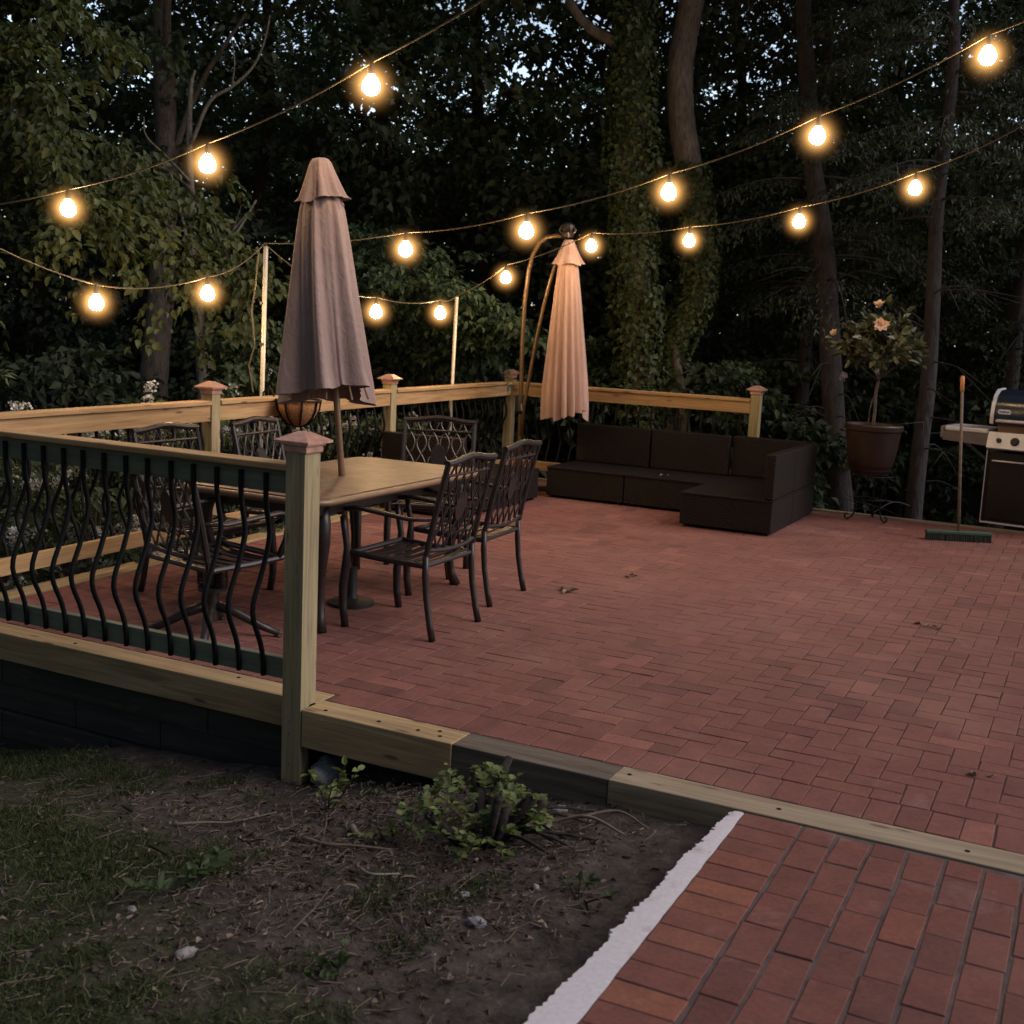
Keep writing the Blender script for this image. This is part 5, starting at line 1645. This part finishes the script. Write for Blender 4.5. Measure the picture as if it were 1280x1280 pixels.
def sprig(label, x, y, h, n, seed, mat, ls=0.04, name='sprig', spread=0.06):
    t = thing(name, label, 'plant', (x, y, float(gz(x, y))))
    qq = np.random.default_rng(seed); mb = MB(); P = []; Dl = []; Nl = []
    for k in range(4):
        e = np.array([qq.normal(0, spread), qq.normal(0, spread), h * qq.uniform(0.6, 1)])
        mb.tube([(0, 0, -0.02), e * 0.5 + qq.normal(0, .006, 3), e], [0.004, 0.003, 0.002], 5)
        for j in range(n):
            P.append(e * qq.uniform(0.35, 1.05)); Dl.append(np.append(qq.normal(0, 1, 2), qq.uniform(0.1, 0.9))); Nl.append(np.array([0, 0, 1]) + qq.normal(0, .4, 3))
    mb.build('stem', M['stump'], t)
    leaf_object('leaves', P, Dl, Nl, qq.uniform(0.7, 1.2, len(P)) * ls, ls * 0.55, np.clip(qq.normal(0.65, 0.2, len(P)), 0, 1), mat, t, 0.2, True)


sprig('small upright sprig of yellow green leaves by the foot of the front post', 0.50, -0.36, 0.19, 11, 3, M['shrub_leaf'], 0.045)
sprig('low weed with pale leaves beside the white strip', 1.70, -0.72, 0.06, 6, 4, M['weed'], 0.035)
sprig('broad leaved weed in the turf at the lower left', 0.52, -1.18, 0.05, 12, 5, M['weed'], 0.055, spread=0.10)
sprig('little weed at the bottom edge among the leaf litter', 1.30, -1.45, 0.05, 6, 7, M['weed'], 0.04)
sprig('short green shoot left of the cut shrub', 0.93, -0.60, 0.06, 7, 8, M['shrub_leaf'], 0.035)


def stone(label, x, y, r, seed, mat, zoff=0.3, name='stone', z=None):
    qq = np.random.default_rng(seed)
    v_, f_ = icosphere(1.0, (0, 0, 0), 3)
    v_ = np.array(v_)
    k = 1 + 0.18 * np.sin(v_ @ qq.normal(0, 2.2, 3) + 1) + 0.10 * np.sin(v_ @ qq.normal(0, 4.5, 3))
    v_ = v_ * k[:, None] * np.array([r * 1.25, r * 0.9, r * 0.7])
    mb = MB(); mb.add(v_, f_)
    o = mb.build(name, mat, None, smooth=True)
    o.location = (x, y, (float(gz(x, y)) if z is None else z) + r * zoff); o.rotation_euler = (0, 0, qq.uniform(0, 6))
    return tag(o, label, 'stone')


stone('bluish grey rock tucked under the timber beside the front post', 0.17, 0.10, 0.075, 1, M['rock'], 0.45)
stone('whitish stone at the bottom left edge of the turf', 0.84, -1.53, 0.024, 2, M['stone_white'])
stone('small pale pebble in the grass at the lower left', 0.47, -1.36, 0.014, 3, M['stone_white'])
stone('pale stone under the dark timber right of the cut shrub', 1.36, -0.11, 0.03, 4, M['stone_white'])
stone('small white pebble near the white strip', 1.55, -0.72, 0.015, 5, M['stone_white'])
stone('grey pebble in the litter below the cut shrub', 1.37, -0.86, 0.016, 6, M['rock'])
stone('flat grey chip of stone near the bottom of the bed', 1.50, -1.02, 0.022, 7, M['rock'])

# loose litter, twigs and grass: uncountable ground cover
qq = np.random.default_rng(18)


def scatter(n, dens):
    X = []; Y = []
    while sum(len(a) for a in X) < n:
        x = qq.uniform(-2.6, 1.93, 6000); y = qq.uniform(-2.7, 0.08, 6000)
        k = qq.uniform(0, 1, 6000) < dens(x, y)
        X.append(x[k]); Y.append(y[k])
    return np.concatenate(X)[:n], np.concatenate(Y)[:n]


def bare(x, y): return np.clip(0.12 + 0.95 * np.exp(-(((x - 0.95) / 0.75) ** 2 + ((y + 0.75) / 0.75) ** 2)) + 0.25 * (smooth_noise(x, y, 6, 30) > 0.1), 0, 1) * np.clip(1.2 - np.clip(x - 1.45, 0, 1) * 2.4, 0.05, 1)


x, y = scatter(9500, bare); n_ = len(x)
P = np.stack([x, y, gz(x, y) + qq.uniform(0.0, 0.018, n_)], -1)
tag(leaf_object('leaf_litter', P, np.append(qq.normal(0, 1, (n_, 2)), qq.normal(0, 0.25, (n_, 1)), 1), np.array([0, 0, 1]) + qq.normal(0, .5, (n_, 3)), qq.gamma(1.6, 0.009, n_) + 0.004, qq.gamma(1.6, 0.0042, n_) + 0.002, np.clip(qq.beta(0.9, 2.9, n_), 0, 1), M['litter'], None, 0.5, True), kind='stuff')
mb = MB()
x, y = scatter(2600, bare)
for a, b in zip(x, y):
    l = qq.gamma(2.0, 0.022) + 0.015; an = qq.uniform(0, 6.28); z = float(gz(a, b)) + qq.uniform(0.002, 0.016)
    d = np.array([math.cos(an), math.sin(an), qq.normal(0, .1)]) * l
    p = np.array([a, b, z])
    mb.tube([p, p + d * 0.5 + qq.normal(0, .008, 3), p + d], [0.0018, 0.0015, 0.001], 4)
tag(mb.build('litter_twigs', M['twig'], None), kind='stuff')


def twig(label, pts, r, mat=None):
    b0 = np.array(pts[0], float)
    mb = MB(); path = bez([np.array(p, float) - b0 for p in pts], 5); mb.tube(path, np.linspace(r, r * 0.5, len(path)), 6)
    o = mb.build('twig', mat or M['twig_pale'], None, smooth=True); o.location = tuple(b0)
    return tag(o, label, 'twig')


def onG(x, y, dz=0.012): return (x, y, float(gz(x, y)) + dz)


twig('long pale twig lying on the turf at the left', [onG(0.00, -0.66), onG(0.10, -0.60, .02), onG(0.19, -0.55), onG(0.30, -0.42)], 0.006)
twig('dark crooked root across the litter left of the cut shrub', [onG(0.62, -0.68), onG(0.76, -0.74, .03), onG(0.86, -0.72, .02), onG(1.0, -0.68)], 0.008, M['twig'])
twig('brown bent stick right of the cut shrub', [onG(1.27, -0.36, .03), onG(1.40, -0.25, .04), onG(1.52, -0.22, .05), onG(1.66, -0.24, .02)], 0.009, M['twig'])
twig('thin stick below the dark timber at the right', [onG(1.45, -0.20, .03), onG(1.58, -0.10, .04), onG(1.72, -0.16, .02)], 0.006, M['twig'])
twig('short chunky bit of bark left of the cut shrub', [onG(0.72, -0.52, .015), onG(0.78, -0.58, .02), onG(0.83, -0.60)], 0.014)
twig('pale curled stick in the middle of the litter', [onG(0.98, -0.86), onG(1.06, -0.92, .03), onG(1.12, -0.84)], 0.006)

# grass
def grassy(x, y): return np.clip((turf_mask(x, y) + 0.75 * smooth_noise(x, y, 5.0, 33) + 0.45 * smooth_noise(x, y, 13, 34) - 0.42) * 2.6, 0, 1)


x, y = scatter(42000, grassy); n_ = len(x)
P = np.stack([x, y, gz(x, y) - 0.004], -1)
tag(leaf_object('grass', P, np.concatenate([qq.normal(0, 0.75, (n_, 2)), qq.uniform(0.35, 1.0, (n_, 1))], 1), np.concatenate([qq.normal(0, 1, (n_, 2)), 0.4 * np.ones((n_, 1))], 1), qq.uniform(0.025, 0.065, n_), qq.uniform(0.0024, 0.005, n_), np.clip(qq.normal(0.45, 0.25, n_), 0, 1), M['grass'], None, 0.1), kind='stuff')


# bits on the bricks
def dry_leaf(label, x, y, s_, seed, z=0.004):
    qq = np.random.default_rng(seed)
    m_ = 4
    P = np.array([[x, y, z]] * m_) + np.concatenate([qq.normal(0, s_ * 0.55, (m_, 2)), np.zeros((m_, 1))], 1)
    b0 = np.array([x, y, z])
    o = leaf_object('dry_leaf', P - b0, np.concatenate([qq.normal(0, 1, (m_, 2)), 0.15 * np.ones((m_, 1))], 1), np.array([0, 0, 1]) + qq.normal(0, .4, (m_, 3)), s_, s_ * 0.45, qq.uniform(0.2, 0.9, m_), M['litter'], None, 0.5, True)
    o.location = tuple(b0)
    return tag(o, label, 'leaf')


dry_leaf('curled brown leaf on the bricks right of the second chair', 0.10, 2.72, 0.07, 1)
dry_leaf('small dry leaf in the middle of the patio in front of the sofa', 0.25, 3.45, 0.045, 2)
dry_leaf('brown leaf scrap on the bricks near the right edge', 2.22, 3.28, 0.05, 3)
dry_leaf('dark leaf scrap on the bricks at the lower right', 2.72, 0.82, 0.04, 4)
dry_leaf('yellowish scrap lying on the middle sofa seat', -0.62, 6.55, 0.06, 5, 0.304)

# ------------------------------------------------------------------ sky, sun, camera
SUN_EL, SUN_AZ = math.radians(40), math.radians(78)     # azimuth from +Y towards +X
w_ = bpy.data.worlds.new('World'); sc.world = w_; w_.use_nodes = True
nt = w_.node_tree
sky = nt.nodes.new('ShaderNodeTexSky'); sky.sky_type = 'NISHITA'; sky.sun_disc = False
sky.sun_elevation = SUN_EL; sky.sun_rotation = SUN_AZ
hs = nt.nodes.new('ShaderNodeHueSaturation'); hs.inputs['Saturation'].default_value = 0.75
nt.links.new(sky.outputs[0], hs.inputs['Color'])
# added afterglow: sky brightened low beyond the woods (towards +Y) to light the gaps
tcw = nt.nodes.new('ShaderNodeTexCoord'); sx = nt.nodes.new('ShaderNodeSeparateXYZ'); nt.links.new(tcw.outputs['Generated'], sx.inputs[0])
m1 = nt.nodes.new('ShaderNodeMapRange'); m1.interpolation_type = 'SMOOTHSTEP'
for k_, v_ in (('From Min', 0.34), ('From Max', 0.10), ('To Min', 0.0), ('To Max', 1.0)): m1.inputs[k_].default_value = v_
nt.links.new(sx.outputs['Z'], m1.inputs['Value'])
m2 = nt.nodes.new('ShaderNodeMapRange'); m2.interpolation_type = 'SMOOTHSTEP'
for k_, v_ in (('From Min', 0.15), ('From Max', 0.7), ('To Min', 0.0), ('To Max', 1.0)): m2.inputs[k_].default_value = v_
sub_ = N_(nt, 'ShaderNodeMath', operation='MULTIPLY_ADD'); sub_.inputs[1].default_value = -0.45
nt.links.new(sx.outputs['X'], sub_.inputs[0]); nt.links.new(sx.outputs['Y'], sub_.inputs[2])
nt.links.new(sub_.outputs[0], m2.inputs['Value'])
mm = N_(nt, 'ShaderNodeMath', operation='MULTIPLY'); nt.links.new(m1.outputs[0], mm.inputs[0]); nt.links.new(m2.outputs[0], mm.inputs[1])
ma = N_(nt, 'ShaderNodeMath', operation='MULTIPLY_ADD'); ma.inputs[1].default_value = 2.2; ma.inputs[2].default_value = 1.0
nt.links.new(mm.outputs[0], ma.inputs[0])
m3 = nt.nodes.new('ShaderNodeMapRange'); m3.interpolation_type = 'SMOOTHSTEP'  # sky dimmed towards the camera side so front faces stay dark
for k_, v_ in (('From Min', -0.75), ('From Max', 0.45), ('To Min', 0.30), ('To Max', 1.15)): m3.inputs[k_].default_value = v_
nt.links.new(sx.outputs['Y'], m3.inputs['Value'])
mg = N_(nt, 'ShaderNodeMath', operation='MULTIPLY'); nt.links.new(ma.outputs[0], mg.inputs[0]); nt.links.new(m3.outputs[0], mg.inputs[1]); ma = mg
vs_ = N_(nt, 'ShaderNodeVectorMath', operation='SCALE'); nt.links.new(hs.outputs[0], vs_.inputs[0]); nt.links.new(ma.outputs[0], vs_.inputs['Scale'])
nt.links.new(vs_.outputs[0], nt.nodes['Background'].inputs[0])
nt.nodes['Background'].inputs[1].default_value = 0.105

sl = bpy.data.lights.new('sun', 'SUN'); sl.energy = 1.85; sl.angle = math.radians(45); sl.color = (1.0, 0.86, 0.82)
so = bpy.data.objects.new('sun', sl); COL.objects.link(so)
dv = Vector((math.sin(SUN_AZ) * math.cos(SUN_EL), math.cos(SUN_AZ) * math.cos(SUN_EL), math.sin(SUN_EL)))
so.rotation_euler = dv.to_track_quat('Z', 'Y').to_euler()
so.location = (8, -2, 8)

cam = bpy.data.cameras.new('camera'); co = bpy.data.objects.new('camera', cam); COL.objects.link(co)
yaw, pitch, roll = 0.4591, 0.1595, 0.0465
fw = np.array([-math.sin(yaw) * math.cos(pitch), math.cos(yaw) * math.cos(pitch), -math.sin(pitch)])
rt = np.array([math.cos(yaw), math.sin(yaw), 0]); upc = np.cross(rt, fw)
c, s_ = math.cos(roll), math.sin(roll)
r2 = c * rt + s_ * upc; u2 = -s_ * rt + c * upc
mw = Matrix(((r2[0], u2[0], -fw[0], 2.994), (r2[1], u2[1], -fw[1], -3.932), (r2[2], u2[2], -fw[2], 1.662), (0, 0, 0, 1)))
co.matrix_world = mw
cam.sensor_fit = 'HORIZONTAL'; cam.sensor_width = 36.0; cam.lens = 36.0 * 1480.0 / 1280.0
cam.clip_start = 0.05; cam.clip_end = 1500
cam.dof.use_dof = True; cam.dof.focus_distance = 6.2; cam.dof.aperture_fstop = 5.0
sc.camera = co

sc.view_settings.view_transform = 'Standard'; sc.view_settings.look = 'None'; sc.view_settings.exposure = 0
sc.cycles.use_denoising = True
sc.cycles.max_bounces = 4; sc.cycles.diffuse_bounces = 2; sc.cycles.glossy_bounces = 2
sc.cycles.transparent_max_bounces = 12; sc.cycles.volume_bounces = 0
sc.cycles.sample_clamp_indirect = 4.0
sc.cycles.use_light_tree = True
